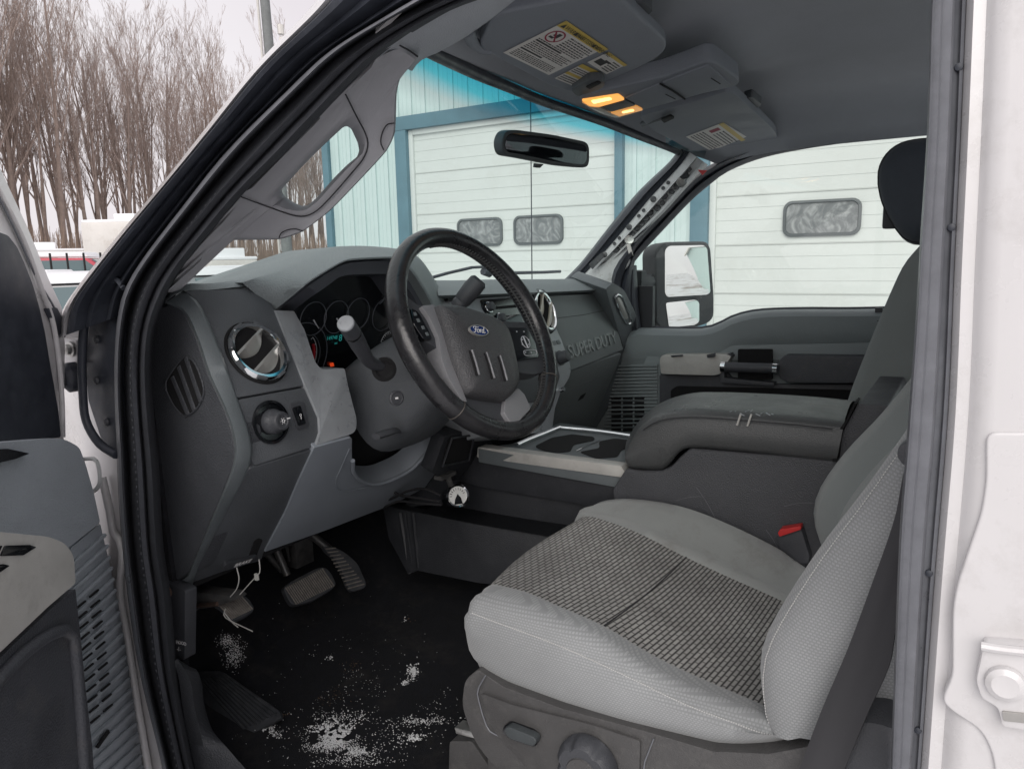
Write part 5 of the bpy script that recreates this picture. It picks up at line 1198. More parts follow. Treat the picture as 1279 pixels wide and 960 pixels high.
rows = [[U(p, X=.72) for p in lB], [U(p, X=.668) for p in lB], [U(p.lerp(q, .12), X=.656) for p, q in zip(lB, lT)], [U(p.lerp(q, .5), X=.655) for p, q in zip(lB, lT)], [U(p.lerp(q, .9), X=.660) for p, q in zip(lB, lT)], [U(p, X=.664) for p in lT]]
for t in (.06,.15,.3,.5,.7,.9,1): rows.append([a.lerp(b, t)+V((0,0,.012*sin(pi*t)+.004)) for a, b in zip([U(p, X=.664) for p in lT], f3)])
rows.append([p+V((.02,0,-.03)) for p in f3]); rows.append([p+V((.02,0,-.1)) for p in f3])
lid = loft('console_lid', rows, 'console_leather', TR, ang=70, label='grained dark armrest lid with worn top')
bm = bmesh.new(); add_tube(bm, [U((p.x,p.y+5), X=.6525) for p in lT[6:42]], .0011, 5); finish('lid_stitching', bm, 'seam', lid)
for a, b in (((926,516),(921,531)), ((939,517),(934,532))):
    bm = bmesh.new(); add_tube(bm, [U(a, X=.652), U(b, X=.652)], .0018, 6); finish('lid_scuff', bm, 'switch_silver', lid)
bm = bmesh.new()
rs = random.Random(4)
for i in range(9):
    x = 912+i*6.5; y = 515+rs.uniform(-2,2); add_tube(bm, [U((x,y), Z=.612), U((x+rs.uniform(2,6), y+rs.uniform(-4,4)), Z=.612)], .0008, 4)
finish('worn_patch', bm, 'dash_silver', lid)
panel('lid_gap', [(1040,576),(1046,540),(1058,523),(1067,503),(1070,504),(1060,524),(1051,541),(1046,577)], pX(.66), .05, 'hole', body, bevel=0)
rb = panel('console_rear_box', [(1048,576),(1052,540),(1072,504),(1110,506),(1120,600),(1060,600)], pX(.672), .3, 'console_side', TR, r=3, bevel=.008)
for a, b in (((980,632),(1020,628)), ((957,661),(975,690)), ((870,608),(893,645)), ((845,625),(880,620))):
    bm = bmesh.new(); add_tube(bm, [U(p, X=.6645) for p in cr([a, ((a[0]+b[0])/2, (a[1]+b[1])/2-2), b], 8)], .0004, 4); finish('side_scratch', bm, 'rubber_lip', body)
# buckle
bk = panel('belt_buckle', [(969,668,4),(997,658,4),(1002,662),(1012,696,3),(1010,704),(984,706,4),(979,700)], pX(.645), .025, 'black_plastic', TR, r=3, bevel=.004, label='black seat belt buckle with red press button')
panel('release_button', [(972,665),(975,661),(1000,657),(1001,661),(974,670)], pX(.640), .02, 'buckle_red', bk, r=1, bevel=.002, lift=.002)
bm = bmesh.new(); add_tube(bm, [U((996,703), X=.65), U((1000,730), X=.655)], .012, 8, ell=.5); finish('buckle_stem', bm, 'black_plastic', bk)
# ================================================================== driver seat
def weave(nt, b, L):
    tc = nt.nodes.new('ShaderNodeTexCoord'); mp_ = nt.nodes.new('ShaderNodeMapping')
    mp_.inputs['Rotation'].default_value = (0, 0, 0); L(tc.outputs['Object'], mp_.inputs[0])
    br = nt.nodes.new('ShaderNodeTexBrick'); br.inputs['Scale'].default_value = 1; br.inputs['Brick Width'].default_value = .0195; br.inputs['Row Height'].default_value = .0060
    br.inputs['Mortar Size'].default_value = .0019; br.inputs['Mortar Smooth'].default_value = 1.0; br.offset = .5
    br.inputs['Color1'].default_value = (.44,.43,.41,1); br.inputs['Color2'].default_value = (.35,.34,.325,1); br.inputs['Mortar'].default_value = (.022,.021,.021,1)
    L(mp_.outputs[0], br.inputs['Vector'])
    n = nt.nodes.new('ShaderNodeTexNoise'); n.inputs['Scale'].default_value = 9; n.inputs['Detail'].default_value = 5; L(tc.outputs['Object'], n.inputs['Vector'])
    mr = nt.nodes.new('ShaderNodeMapRange'); mr.inputs[1].default_value = .3; mr.inputs[2].default_value = .7; mr.inputs[3].default_value = .8; mr.inputs[4].default_value = 1.1; L(n.outputs[0], mr.inputs[0])
    vm_ = nt.nodes.new('ShaderNodeVectorMath'); vm_.operation = 'SCALE'; L(br.outputs['Color'], vm_.inputs[0]); L(mr.outputs[0], vm_.inputs['Scale'])
    L(vm_.outputs[0], b.inputs['Base Color']); b.inputs['Roughness'].default_value = .95
    bp_ = nt.nodes.new('ShaderNodeBump'); bp_.inputs['Strength'].default_value = .6; bp_.inputs['Distance'].default_value = .0012; bp_.invert = True; L(br.outputs['Fac'], bp_.inputs['Height']); L(bp_.outputs[0], b.inputs['Normal'])
plainmat('seat_weave', weave)
def rib(nt, b, L):
    tc = nt.nodes.new('ShaderNodeTexCoord'); br = nt.nodes.new('ShaderNodeTexBrick'); mp_ = nt.nodes.new('ShaderNodeCombineXYZ'); sx_ = nt.nodes.new('ShaderNodeSeparateXYZ')
    L(tc.outputs['Object'], sx_.inputs[0]); L(sx_.outputs['Y'], mp_.inputs['X']); L(sx_.outputs['Z'], mp_.inputs['Y']); L(mp_.outputs[0], br.inputs['Vector'])
    br.inputs['Scale'].default_value = 1; br.inputs['Brick Width'].default_value = .0040; br.inputs['Row Height'].default_value = .0030; br.inputs['Mortar Size'].default_value = .0007; br.offset = .5
    br.inputs['Color1'].default_value = (.325,.337,.34,1); br.inputs['Color2'].default_value = (.295,.307,.311,1); br.inputs['Mortar'].default_value = (.24,.25,.255,1)
    n = nt.nodes.new('ShaderNodeTexNoise'); n.inputs['Scale'].default_value = 7; n.inputs['Detail'].default_value = 6; L(tc.outputs['Object'], n.inputs['Vector'])
    mr = nt.nodes.new('ShaderNodeMapRange'); mr.inputs[1].default_value = .3; mr.inputs[2].default_value = .7; mr.inputs[3].default_value = .86; mr.inputs[4].default_value = 1.08; L(n.outputs[0], mr.inputs[0])
    vm_ = nt.nodes.new('ShaderNodeVectorMath'); vm_.operation = 'SCALE'; L(br.outputs['Color'], vm_.inputs[0]); L(mr.outputs[0], vm_.inputs['Scale'])
    L(vm_.outputs[0], b.inputs['Base Color']); b.inputs['Roughness'].default_value = .95; b.inputs['Sheen Weight'].default_value = .25
    bp_ = nt.nodes.new('ShaderNodeBump'); bp_.inputs['Strength'].default_value = .22; bp_.inputs['Distance'].default_value = .0006; bp_.invert = True; L(br.outputs['Fac'], bp_.inputs['Height']); L(bp_.outputs[0], b.inputs['Normal'])
plainmat('seat_rib', rib)
# cushion: rows run front to back, seven stations across
def SP(pts, **kw): return Cv(pts, 40, **kw)
c_bot = SP([(603,842),(621,856),(639,868),(697,890),(775,914),(854,931),(912,940),(955,934),(1010,922)], X=.155)
c_low = SP([(582,788),(588,815),(606,834),(640,850),(700,872),(778,898),(856,915),(912,924),(955,922),(1000,914)], X=.128)
c_mid_ = SP([(582,774),(600,792),(640,806),(698,826),(776,858),(854,890),(910,909),(955,917),(990,916)], X=.120)
c_seam = SP([(588,765),(619,777),(697,806),(775,841),(854,879),(912,901),(950,915),(980,920)], X=.126)
c_rdg = SP([(607,738),(640,744),(692,764),(752,790),(810,826),(868,853),(948,886),(975,898)], X=.155)
c_in1 = SP([(617,729),(658,739),(697,756),(756,782),(815,817),(873,845),(957,881),(966,885)], X=.19)
def lerpc(a, b, t, dz=0): return [p.lerp(q, t)+V((0,0,dz)) for p, q in zip(a, b)]
c_in2 = SP([(729,645),(744,646),(795,664),(854,694),(912,721),(971,747),(1030,775),(1060,790)], X=.53)
c_rd2 = SP([(733,640),(790,650),(850,672),(910,700),(975,730),(1030,757),(1070,775)], X=.57)
c_far = SP([(736,636),(756,625),(795,623),(854,633),(912,655),(971,684),(994,700),(1060,745)], X=.63)
def front_roll(bm_rows, drop, push): pass
def extend(row, k=1, b=0):
    """continue a row round the front of the cushion: sides turn inwards (k=0), tops roll down (k=1)"""
    p = row[0]
    f = [p + V((.10,.02,-.01))*(1-k) + V((0,b-.004,-.10))*k, p + V((.045,.017,-.004))*(1-k) + V((0,b+.014,-.055))*k,
         p + V((.022,.013,-.001))*(1-k) + V((0,b*.9+.015,-.026))*k, p + V((.007,.006,0))*(1-k) + V((0,b*.6+.009,-.007))*k]
    row = [q+V((0, b*.45*max(0, 1-i/6), 0)) for i, q in enumerate(row)]
    return f + row
outer = [c_low, c_mid_, c_seam]
ridge = [c_seam, [p+V((-.006,0,.006)) for p in lerpc(c_seam, c_rdg, .4)], [p+V((-.003,0,.006)) for p in lerpc(c_seam, c_rdg, .75)], c_rdg]
inner = [c_in1] + [lerpc(c_in1, c_in2, t, -.006*sin(pi*t)) for t in (.12,.3,.5,.7,.88)] + [c_in2]
bm = bmesh.new()
u0 = [[p+V((.05,0,-.01)) for p in c_bot]] + [c_bot, lerpc(c_bot, c_low, .5)] + outer
# front faces: sweep rows at the front
KS = [0,0,0,.05,.12,.3,.55,.8,.95,1]
FR = [extend(r, KS[min(i, 9)]) for i, r in enumerate(u0 + ridge[1:] + [lerpc(c_rdg, c_in1, .5, .003), c_in1])]
add_loft(bm, FR)
seat = finish('driver_seat', bm, 'seat_rib', TR, ang=80, label='grey cloth driver seat with woven centre')
bm = bmesh.new(); add_loft(bm, [extend([p+V((0,0,-.004)) for p in c_in1])] + [extend(r, 1, .034*sin(pi*t_)) for r, t_ in zip(inner, (0,.12,.3,.5,.7,.88,1))] + [extend([p+V((0,0,-.004)) for p in c_in2])]); finish('seat_insert', bm, 'seat_weave', seat, ang=80)
bm = bmesh.new(); add_loft(bm, [extend(r, 1, b_) for r, b_ in zip(([p+V((0,0,-.004)) for p in c_in2], c_in2, lerpc(c_in2, c_rd2, .6, .004), c_rd2, lerpc(c_rd2, c_far, .5, .006), c_far, [p+V((.015,0,-.03)) for p in c_far], [p+V((.015,0,-.13)) for p in c_far]), (0,0,.008,.012,.012,.004,0,0))]); finish('seat_bolster', bm, 'seat_smooth', seat, ang=80)
bm = bmesh.new(); P_ = [p+V((-.0005,-.0005,.001)) for p in c_seam]
PP_ = even(P_, 150)
for i in range(1, 148): add_tube(bm, [PP_[i], PP_[i].lerp(PP_[i+1], .55)], .0007, 5)
finish('seat_stitching', bm, 'seat_thread', seat)
bm = bmesh.new(); a = inner[0][15]; row = [inner[k][15+int(1.2*k*0)]+V((0,0,.0006)) for k in range(len(inner))]; add_tube(bm, cr([tuple(p) for p in row], 20), .0010, 6)
finish('seat_seam', bm, 'seam', seat, ang=60)
# backrest: near bolster, centre, far bolster
nB = 30
bk_f = Cv([(965,901),(956,881),(950,834),(957,795),(983,746),(1029,677),(1080,611),(1108,572),(1136,532),(1190,455),(1290,330)], nB, X=.150)
bk_o = Cv([(1000,921),(1014,905),(1040,850),(1070,800),(1100,740),(1128,690),(1150,640),(1180,590),(1230,520),(1330,400)], nB, X=.118)
b2 = [a.lerp(b, .30)+V((-.020,-.0,0)) for a, b in zip(bk_f, bk_o)]
b3 = [a.lerp(b, .68)+V((-.014,0,0)) for a, b in zip(bk_f, bk_o)]
b1_ = [a.lerp(b, .08)+V((-.012,0,0)) for a, b in zip(bk_f, bk_o)]
back = [V((p.x+.02, p.y-.09, p.z)) for p in bk_o]
cen = [V((.24, p.y-.045, p.z+.02)) for p in bk_f]; cen2 = [V((.38, p.y-.05, p.z+.02)) for p in bk_f]; 
fz = Cv([(1030,690),(1018,655),(1018,628),(1030,600),(1060,560),(1100,518),(1140,470),(1200,400),(1290,290)], nB, X=.585)
cen3 = [V((.50, p.y-.045, p.z)) for p in fz]
bkr = loft('seat_backrest', [back, bk_o, b3, b2, b1_, bk_f, [p+V((.014,-.004,0)) for p in bk_f]], 'seat_rib', seat, ang=80)
loft('backrest_centre', [[p+V((.012,-.004,0)) for p in bk_f], [p+V((.04,-.02,0)) for p in bk_f], cen, cen2, cen3], 'seat_green', seat, ang=80)
loft('backrest_bolster', [cen3, [p+V((-.04,-.012,0)) for p in fz], fz, [p+V((.03,-.012,0)) for p in fz], [p+V((.045,-.08,0)) for p in fz], [p+V((.045,-.2,0)) for p in fz]], 'seat_green', seat, ang=80)
bm = bmesh.new(); PP_ = even([p+V((-.0145,-.0005,0)) for p in [a.lerp(b, .10) for a, b in zip(bk_f, bk_o)]], 170)
for i in range(3, 150): add_tube(bm, [PP_[i]+V((-.001,0,0)), PP_[i].lerp(PP_[i+1], .5)+V((-.001,0,0))], .0006, 5)
finish('seat_stitching', bm, 'seat_thread', seat)
bm = bmesh.new(); add_slab(bm, [V((.30,-.10,.95)), V((.48,-.10,.95)), V((.50,-.14,1.12)), V((.28,-.14,1.12))], V((0,-.08,0))); finish('headrest', bm, 'headrest', seat, bevel=.03, seg=4)
# seat base shield with switch and lumbar knob
sX = pX(.118)
shp = [(597,836,3),(628,857),(700,884),(810,914),(890,938),(960,941),(1010,932),(1060,950),(1080,1000),(700,1000),(620,960,20),(592,925,20),(577,880,12),(581,848,10)]
sh = panel('seat_shield', shp, sX, .10, 'seat_shield', TR, r=2, bevel=.008, seg=3, label='scuffed brown grey plastic shield on the seat base')
panel('shield_face', [(600,865,6),(640,880),(740,905),(800,925),(798,1000),(700,1000),(618,915,10)], sX, .01, 'seat_shield', sh, r=3, bevel=.003, lift=.004)
bm = bmesh.new(); add_tube(bm, [U(p, X=.1165) for p in ((817,922),(806,950),(800,990))], .0010, 5); finish('shield_joint', bm, 'rubber_lip', sh, ang=60)
bm = bmesh.new(); add_tube(bm, [U(p, X=.1155) for p in cr([(607,843),(597,862),(600,880),(606,900),(614,914),(640,925),(720,960)], 24)], .0010, 5); finish('shield_joint', bm, 'rubber_lip', sh, ang=60)
sw_ = panel('seat_switch', [(628,908,5),(635,902,5),(668,914,6),(673,925,6),(668,934,5),(640,925,6),(627,916,5)], pX(.108), .02, 'gloss_black', sh, r=5, bevel=.003, seg=3)
panel('switch_cap', [(629,911,5),(634,907,4),(667,920,5),(671,927,5),(666,932,5),(636,922,5)], pX(.100), .012, 'mirror_shell', sh, r=5, bevel=.004, seg=3)
kc = U((737,952), X=.112); bm = bmesh.new(); prof = []
for h, rr_ in ((0,.036),(.008,.037),(.018,.034),(.022,.030),(.022,.001)):
    prof.append([kc+V((-h,0,0)) + (V((0,1,0))*cos(2*pi*k/60)+V((0,0,1))*sin(2*pi*k/60))*rr_*(1-(.13*max(0, cos(6*2*pi*k/60))**2 if h > .002 else 0)) for k in range(60)])
add_loft(bm, prof, cu=True, cap=True); lk = finish('lumbar_knob', bm, 'black_plastic', sh, ang=45)
bm = bmesh.new(); add_lathe(bm, kc+V((-.022,0,0)), V((-1,0,0)), [(0,.019),(.002,.018),(.0025,.001)], 30); finish('knob_cap', bm, 'seat_shield', sh)
bm = bmesh.new(); add_slab(bm, [U(p, X=.13) for p in ((568,908),(592,914),(594,922),(570,916))], V((.02,0,0))); finish('seat_track', bm, 'steel', TR, bevel=.001)
panel('seat_riser', [(562,925),(590,925),(640,1000),(560,1000)], pX(.15), .3, 'seat_shield', TR, r=4, bevel=.006)
# seat belt
bl3 = [(1136,560),(1128,600),(1118,650),(1090,730),(1060,810),(1030,880),(1005,945),(985,1000)]
br3 = [(1180,600),(1170,640),(1150,700),(1122,780),(1112,830),(1085,890),(1060,950),(1040,1000)]
A_ = Cv([(1150,470)]+bl3, 40, X=.085); B_ = Cv([(1200,520)]+br3, 40, X=.080)
loft('seat_belt', [[a.lerp(b, t)+V((-.0012*sin(pi*t*2),0,0)) for a, b in zip(A_, B_)] for t in [i/12 for i in range(13)]], 'belt', TR, thick=.0014, ang=60, label='dark grey webbing beside the seat bolster')
panel('belt_guide', [(1122,560,3),(1130,552,3),(1150,548),(1150,590),(1128,580,4),(1121,570,3)], pX(.078), .01, 'black_plastic', TR, r=2, bevel=.002)
# recliner cover low right
bm = bmesh.new(); c = U((1100,945), X=.11); add_lathe(bm, c, V((-1,0,0)), [(-.03,.050),(0,.048),(.012,.040),(.016,.02),(.016,.001)], 32); finish('recliner_cover', bm, 'black_plastic', TR)
bm = bmesh.new(); add_slab(bm, [V((.12,-.02,.05)), V((.6,-.02,.05)), V((.6,.5,.05)), V((.12,.5,.05))], V((0,0,.24))); finish('seat_base', bm, 'seat_shield', TR, bevel=.02)
bm = bmesh.new(); add_box(bm, (.36,-.33,.35), (.5,.1,.9), Matrix.Rotation(radians(14), 3, 'X')); finish('seat_rear_shell', bm, 'seat_shield', seat, bevel=.02)
# ================================================================== passenger seat
def backprof(pts, x): return Cv(pts, 24, X=x)
pf = backprof([(1046,560),(1058,505),(1072,465),(1092,415),(1113,365),(1130,330),(1150,306)], 1.02)
psr = [[V((x, p.y-.001*0+dy, p.z)) for p in pf] for x, dy in ((1.02,-.16),(1.00,-.10),(1.005,-.02),(1.02,.0),(1.06,.0),(1.12,-.03),(1.24,-.04),(1.36,-.03),(1.42,.0),(1.46,-.01),(1.48,-.10))]
psr2 = [r+[V((r[-1].x, r[-1].y-.05, r[-1].z+.04)), V((r[-1].x, r[-1].y-.13, r[-1].z+.045))] for r in psr]
PS = loft('passenger_seat', psr2, 'seat_green', TR, ang=80, label='grey cloth passenger seat behind the console')
bm = bmesh.new(); add_box(bm, (1.24,.28,.36), (.46,.5,.16)); finish('seat_cushion', bm, 'seat_smooth', PS, bevel=.04, seg=4)
bm = bmesh.new(); add_tube(bm, [p+V((-.003,-.012,0)) for p in pf], .0016, 5); finish('seat_seam', bm, 'seam', PS)
hpx = cr([(1098,232),(1099,212),(1108,194),(1124,181),(1145,175),(1170,174),(1195,182),(1208,205),(1208,240),(1195,280),(1170,302),(1145,306),(1128,298),(1112,275),(1102,252),(1098,232)], 49)[:-1]
cen_ = V((1152,238,0)); rows = []
for t, x in ((.2,1.10),(.6,1.105),(.86,1.115),(.97,1.14),(1.0,1.18),(1.0,1.30),(.97,1.35),(.8,1.38),(.3,1.39)):
    base = [U(cen_.lerp(p, t), X=1.18) for p in hpx]; rows.append([V((x, b.y, b.z)) for b in base])
loft('headrest', rows, 'headrest', PS, cu=True, cap=True, ang=80)
bm = bmesh.new(); rr = [U(cen_.lerp(p, .955), X=1.18) for p in hpx]; add_tube(bm, [V((1.132, b.y, b.z)) for b in rr], .0012, 5, closed=True); finish('headrest_seam', bm, 'seam', PS, ang=60)
bm = bmesh.new(); add_box(bm, V((1.18,.165,.925)), (.02,.03,.05)); finish('headrest_button', bm, 'black_plastic', PS, bevel=.006)
# ================================================================== pedals
def ribbed(name, pts, pl, th, nrib, e0, e1, parent=None, m='mat_rubber', **kw):
    o = panel(name, pts, pl, th, m, parent or TR, r=4, bevel=.003, seg=3, **kw)
    bm = bmesh.new()
    for k in range(nrib):
        t = (k+.5)/nrib; a = V(e0[0]).lerp(V(e0[1]), t); b = V(e1[0]).lerp(V(e1[1]), t); add_tube(bm, [on(a, pl, .0014), on(a.lerp(b, .5), pl, .0022), on(b, pl, .0014)], .0015, 5)
    finish('pedal_rib', bm, 'pedal_rib', o, ang=60); return o
bpl = plane3(U((356,735), X=.36), U((412,715), X=.46), U((370,755), X=.365)+V((0,-.02,0)))
bpl = (U((385,732), X=.40), V((.1,.75,-.55)).normalized())
brk = ribbed('brake_pedal', [(354,733,5),(365,725),(398,708,6),(408,708,4),(415,716),(421,729,4),(415,736),(392,750),(368,756,6),(362,750)], bpl, .016, 20, ((356,734),(404,709)), ((370,755),(419,731)))
bm = bmesh.new(); add_tube(bm, [U((372,722), X=.40)+V((0,.03,0)), U((366,690), X=.40)+V((0,.06,.02)), U((358,672), X=.40)+V((0,.08,.08))], .008, 8); add_tube(bm, [U((366,716), X=.41)+V((0,.03,0)), U((350,690), X=.40)+V((0,.06,.0)), U((338,672), X=.39)+V((0,.1,.05))], .007, 8); finish('pedal_arm', bm, 'bracket', brk, ang=60)
apl = (U((432,710), X=.50), V((.15,.78,-.5)).normalized())
acc = ribbed('accelerator_pedal', [(404,682,3),(417,682,4),(432,690,6),(447,703,6),(458,728,4),(456,734),(440,739,4),(434,730),(428,712,6),(418,696,6),(408,688,3)], apl, .012, 12, ((406,683),(436,737)), ((418,682),(457,731)))
bm = bmesh.new(); add_tube(bm, [on((412,686), apl, -.01), U((400,672), X=.47)+V((0,.06,.02))], .009, 8); finish('pedal_arm', bm, 'bracket', acc, ang=60)
ppl = (U((290,755), X=.16), V((.1,.6,-.8)).normalized())
prk = ribbed('parking_brake_pedal', [(268,754,4),(286,745,4),(303,741,3),(312,748),(319,760,4),(306,769),(290,775,4),(284,765),(276,758)], ppl, .010, 12, ((270,753),(302,742)), ((290,773),(317,760)))
bm = bmesh.new(); add_slab(bm, [U(p, X=.13) for p in ((228,740),(240,738),(285,744),(292,750),(270,758),(240,762),(230,770))], V((.03,0,0))); finish('pedal_arm', bm, 'bracket', prk, bevel=.004)
bm = bmesh.new(); add_tube(bm, [U((232,757), X=.128), U((272,754), X=.128)], .004, 6); finish('pedal_spring', bm, 'rust', prk, ang=60)
# pedal bracket under the dash
bm = bmesh.new(); add_box(bm, (.40,1.28,.38), (.10,.04,.16)); add_box(bm, (.34,1.27,.36), (.03,.06,.14)); add_tube(bm, [U((356,670), Y=1.18), U((362,700), Y=1.22)], .004, 6); add_box(bm, U((375,685), Y=1.22), (.05,.03,.07)); finish('pedal_bracket', bm, 'bracket', TR, bevel=.004)
# thin loose wires by the parking brake
bm = bmesh.new()
for pts in ([(296,708),(299,722),(296,735),(288,745)], [(324,698),(325,714),(318,722),(300,742)], [(282,760),(280,768),(287,774),(316,788)], [(281,765),(290,776),(298,783)]):
    add_tube(bm, cr([tuple(U(p, X=.12)) for p in pts], 14), .0009, 5)
add_box(bm, U((321,720), X=.12), (.004,.006,.010)); finish('loose_wire', bm, 'wire', TR, ang=60)
# aftermarket gauge on a bracket with its black cables
gc = U((572,619), X=.60); gd = V((-.62,-.70,.35)).normalized()
bm = bmesh.new(); add_lathe(bm, gc, gd, [(-.07,.014),(-.065,.0225),(-.02,.0235),(0,.0235)], 28); gg = finish('pod_gauge', bm, 'gloss_black', TR, label='small round chrome rimmed gauge in a black pod')
bm = bmesh.new(); add_lathe(bm, gc, gd, [(-.004,.0235),(.003,.0245),(.006,.0225),(.004,.0195),(.001,.019)], 36); 
for f in [f for f in bm.faces if len(f.verts) > 6]: bm.faces.remove(f)
finish('gauge_rim', bm, 'chrome', gg)
bm = bmesh.new(); add_lathe(bm, gc, gd, [(.0008,.0195),(.0012,.001)], 30); finish('gauge_dial', bm, 'gauge_face', gg)
xx = V((0,0,1)).cross(gd).normalized(); yy = gd.cross(xx)
bm = bmesh.new()
for k in range(9):
    an = radians(20+k*20); d = xx*cos(an)+yy*sin(an); add_tube(bm, [gc+gd*.0015+d*.012, gc+gd*.0015+d*.0165], .0007, 4)
add_slab(bm, [gc+gd*.0018+xx*x+yy*y for x, y in ((-.009,-.017),(.009,-.017),(.006,-.004),(.0,.004),(-.006,-.006))], gd*.0006)
finish('gauge_marking', bm, 'gloss_black', gg)
bm = bmesh.new(); add_tube(bm, [gc-gd*.03, gc+V((.0,.02,.03)), gc+V((.02,.05,.05))], .006, 8); add_box(bm, gc+V((0,.03,.04)), (.05,.02,.008)); finish('gauge_bracket', bm, 'bracket', gg)
bm = bmesh.new()
for pts in ([(552,630),(520,628),(498,626),(475,635),(440,641)], [(550,618),(530,610),(510,613),(495,620),(470,630)], [(550,626),(524,622),(500,618),(488,610)]):
    add_tube(bm, cr([tuple(U(p, X=.56)) for p in pts], 20), .0028, 6)
finish('gauge_cable', bm, 'cable', TR, ang=60, label='black cables looping to the small round gauge')
# ================================================================== snow and crumbs on the floor (uncountable)
rr = random.Random(11); bm = bmesh.new()
def fz(x, y): return .05+max(0, y-1.18)*.9+.006*sin(x*19+y*11)+.004*sin(y*31-x*7)
def crumb(p, r):
    m_ = Matrix.Rotation(rr.uniform(0,3), 3, V((rr.random(),rr.random(),rr.random())).normalized())
    vs = [bm.verts.new(p+m_ @ V((x*r*rr.uniform(.5,1.3), y*r*rr.uniform(.5,1.3), z*r*.6))) for x, y, z in ((1,0,0),(-1,0,0),(0,1,0),(0,-1,0),(0,0,1),(0,0,-1))]
    for a, b, c in ((0,2,4),(2,1,4),(1,3,4),(3,0,4),(2,0,5),(1,2,5),(3,1,5),(0,3,5)): bm.faces.new((vs[a],vs[b],vs[c]))
clus = [((293,818),11,16,420,.0009),((284,800),9,7,200,.0008),((412,928),28,9,1500,.0008),((424,920),15,5,900,.0009),((448,938),20,6,600,.0009),((440,950),45,6,250,.0009),((415,910),25,8,350,.0018),((430,895),30,8,160,.0012),
        ((333,906),9,5,110,.0017),((346,916),8,5,60,.0012),((517,838),6,8,120,.0018),((508,852),5,4,60,.0016),((522,865),4,10,60,.0016),((517,920),10,4,80,.0017),((530,900),30,4,150,.0012),((500,915),30,20,160,.0011),((412,822),5,3,25,.0014),((505,772),8,5,10,.0014),
        ((430,850),90,70,420,.0007),((400,900),90,50,500,.0008),((540,880),30,40,120,.0009)]
for (px, pyy), sx, sy, n, r in clus:
    for i in range(n):
        q = (px+rr.gauss(0, sx*.6), pyy+rr.gauss(0, sy*.6))
        h = U(q, Z=.055)
        for _ in range(3): h = U(q, Z=fz(h.x, h.y)+.002)
        if h.x < .06 or h.y > 1.42: continue
        if n > 300 and noise.noise(V((h.x*38, h.y*38, 3.1)))+.5*noise.noise(V((h.x*110, h.y*110, 7))) < -.12: continue
        crumb(h, r*rr.uniform(.5, 1.7))
finish('floor_snow', bm, 'snow_bits', kind='stuff', label='white snow and salt crumbs scattered on the black floor carpet', recalc=False)
bm = bmesh.new()
for (px, pyy), sx, sy, n, r in (((348,893),8,5,90,.0012),((410,870),20,12,60,.0009),((440,830),10,10,40,.0009),((513,774),6,5,6,.0016)):
    for i in range(n):
        q = (px+rr.gauss(0, sx*.6), pyy+rr.gauss(0, sy*.6)); h = U(q, Z=.055)
        for _ in range(3): h = U(q, Z=fz(h.x, h.y)+.002)
        crumb(h, r*rr.uniform(.5,1.6))
mat('grit', (.16,.10,.06), .9)
finish('floor_grit', bm, 'grit', kind='stuff', label='brown grit and leaf crumbs on the black floor carpet', recalc=False)
# ================================================================== open driver door
dn = V((.64,-.77,0)); H0 = V((0,1.118,0))
def dpl(off): return (H0+dn*off, dn)
DD = panel('driver_door', [(-60,150),(0,208),(37,288),(60,345),(78,384),(82,430),(80,548),(105,572),(122,640),(138,720),(152,800),(165,870),(180,985),(-60,985)], dpl(.0), .05, 'white_paint', TR, r=3, bevel=.004, label='open driver door with blue grey inner panel')
bm = bmesh.new(); add_tube(bm, [U(p, pl=dpl(.004)) for p in cr([(-40,170),(0,240),(30,300),(52,360),(66,400),(74,450),(78,500),(79,546)], 30)], .0035, 6); finish('door_edge_ridge', bm, 'white_paint', DD, ang=60)
bm = bmesh.new(); add_tube(bm, [U(p, pl=dpl(.003)) for p in cr([(-30,190),(18,285),(45,345),(70,388),(76,420)], 24)], .0015, 5); finish('door_seal_line', bm, 'rubber_lip', DD, ang=60)
panel('seal_foot', [(60,385),(72,384),(79,398),(80,420),(72,410)], dpl(.006), .006, 'rubber', DD, r=2, bevel=.001)
panel('mirror_sail', [(-40,285),(-5,288),(11,294),(22,308),(32,330),(42,356),(50,384),(57,415),(62,446),(68,480),(74,515),(77,546),(40,550),(-60,557)], dpl(.02), .02, 'rubber', DD, r=3, bevel=.006, seg=3, label='smooth black triangular cover at the door corner')
up_t = panel('door_trim', [(-60,556),(0,552,3),(60,547,4),(82,548,8),(100,558,6),(108,580),(118,615),(126,652),(90,681),(60,705),(-60,705)], dpl(.045), .05, 'door_blue', DD, r=3, bevel=.010, seg=4)
panel('tweeter_slot', [(-40,563),(10,560),(38,566),(20,573),(-40,587)], dpl(.052), .012, 'gloss_black', DD, r=2, bevel=.002)
lowt = [(90,683),(126,654),(132,680),(140,715),(147,750),(156,800),(165,860),(174,920),(182,985),(60,985),(60,760)]
spk = panel('speaker_panel', lowt, dpl(.038), .04, 'door_blue', DD, r=1, bevel=.003)
bm = bmesh.new()
for k in range(24):
    t = k/23
    b = V((128,668)).lerp(V((181,985)), t*1.0); b.x = 131+ (182-131)*t**.9; a = V((b.x-115, b.y+105))
    b = V((b.x, b.y)); add_tube(bm, [U(a, pl=dpl(.040)), U(b, pl=dpl(.040))], [.0032,.0032], 6)
finish('speaker_rib', bm, 'door_blue', DD, ang=60)
bm = bmesh.new()
for k in range(12):
    y = 752+k*13.0; x0 = 103+k*1.6
    for j in range(2):
        a = (x0+j*16-6, y+6-j*14); b = (a[0]+11, a[1]-9)
        add_slab(bm, [U(q, pl=dpl(.0445)) for q in (a, b, (b[0]+.6, b[1]+2.0), (a[0]+.6, a[1]+2.0))], dn*-.002)
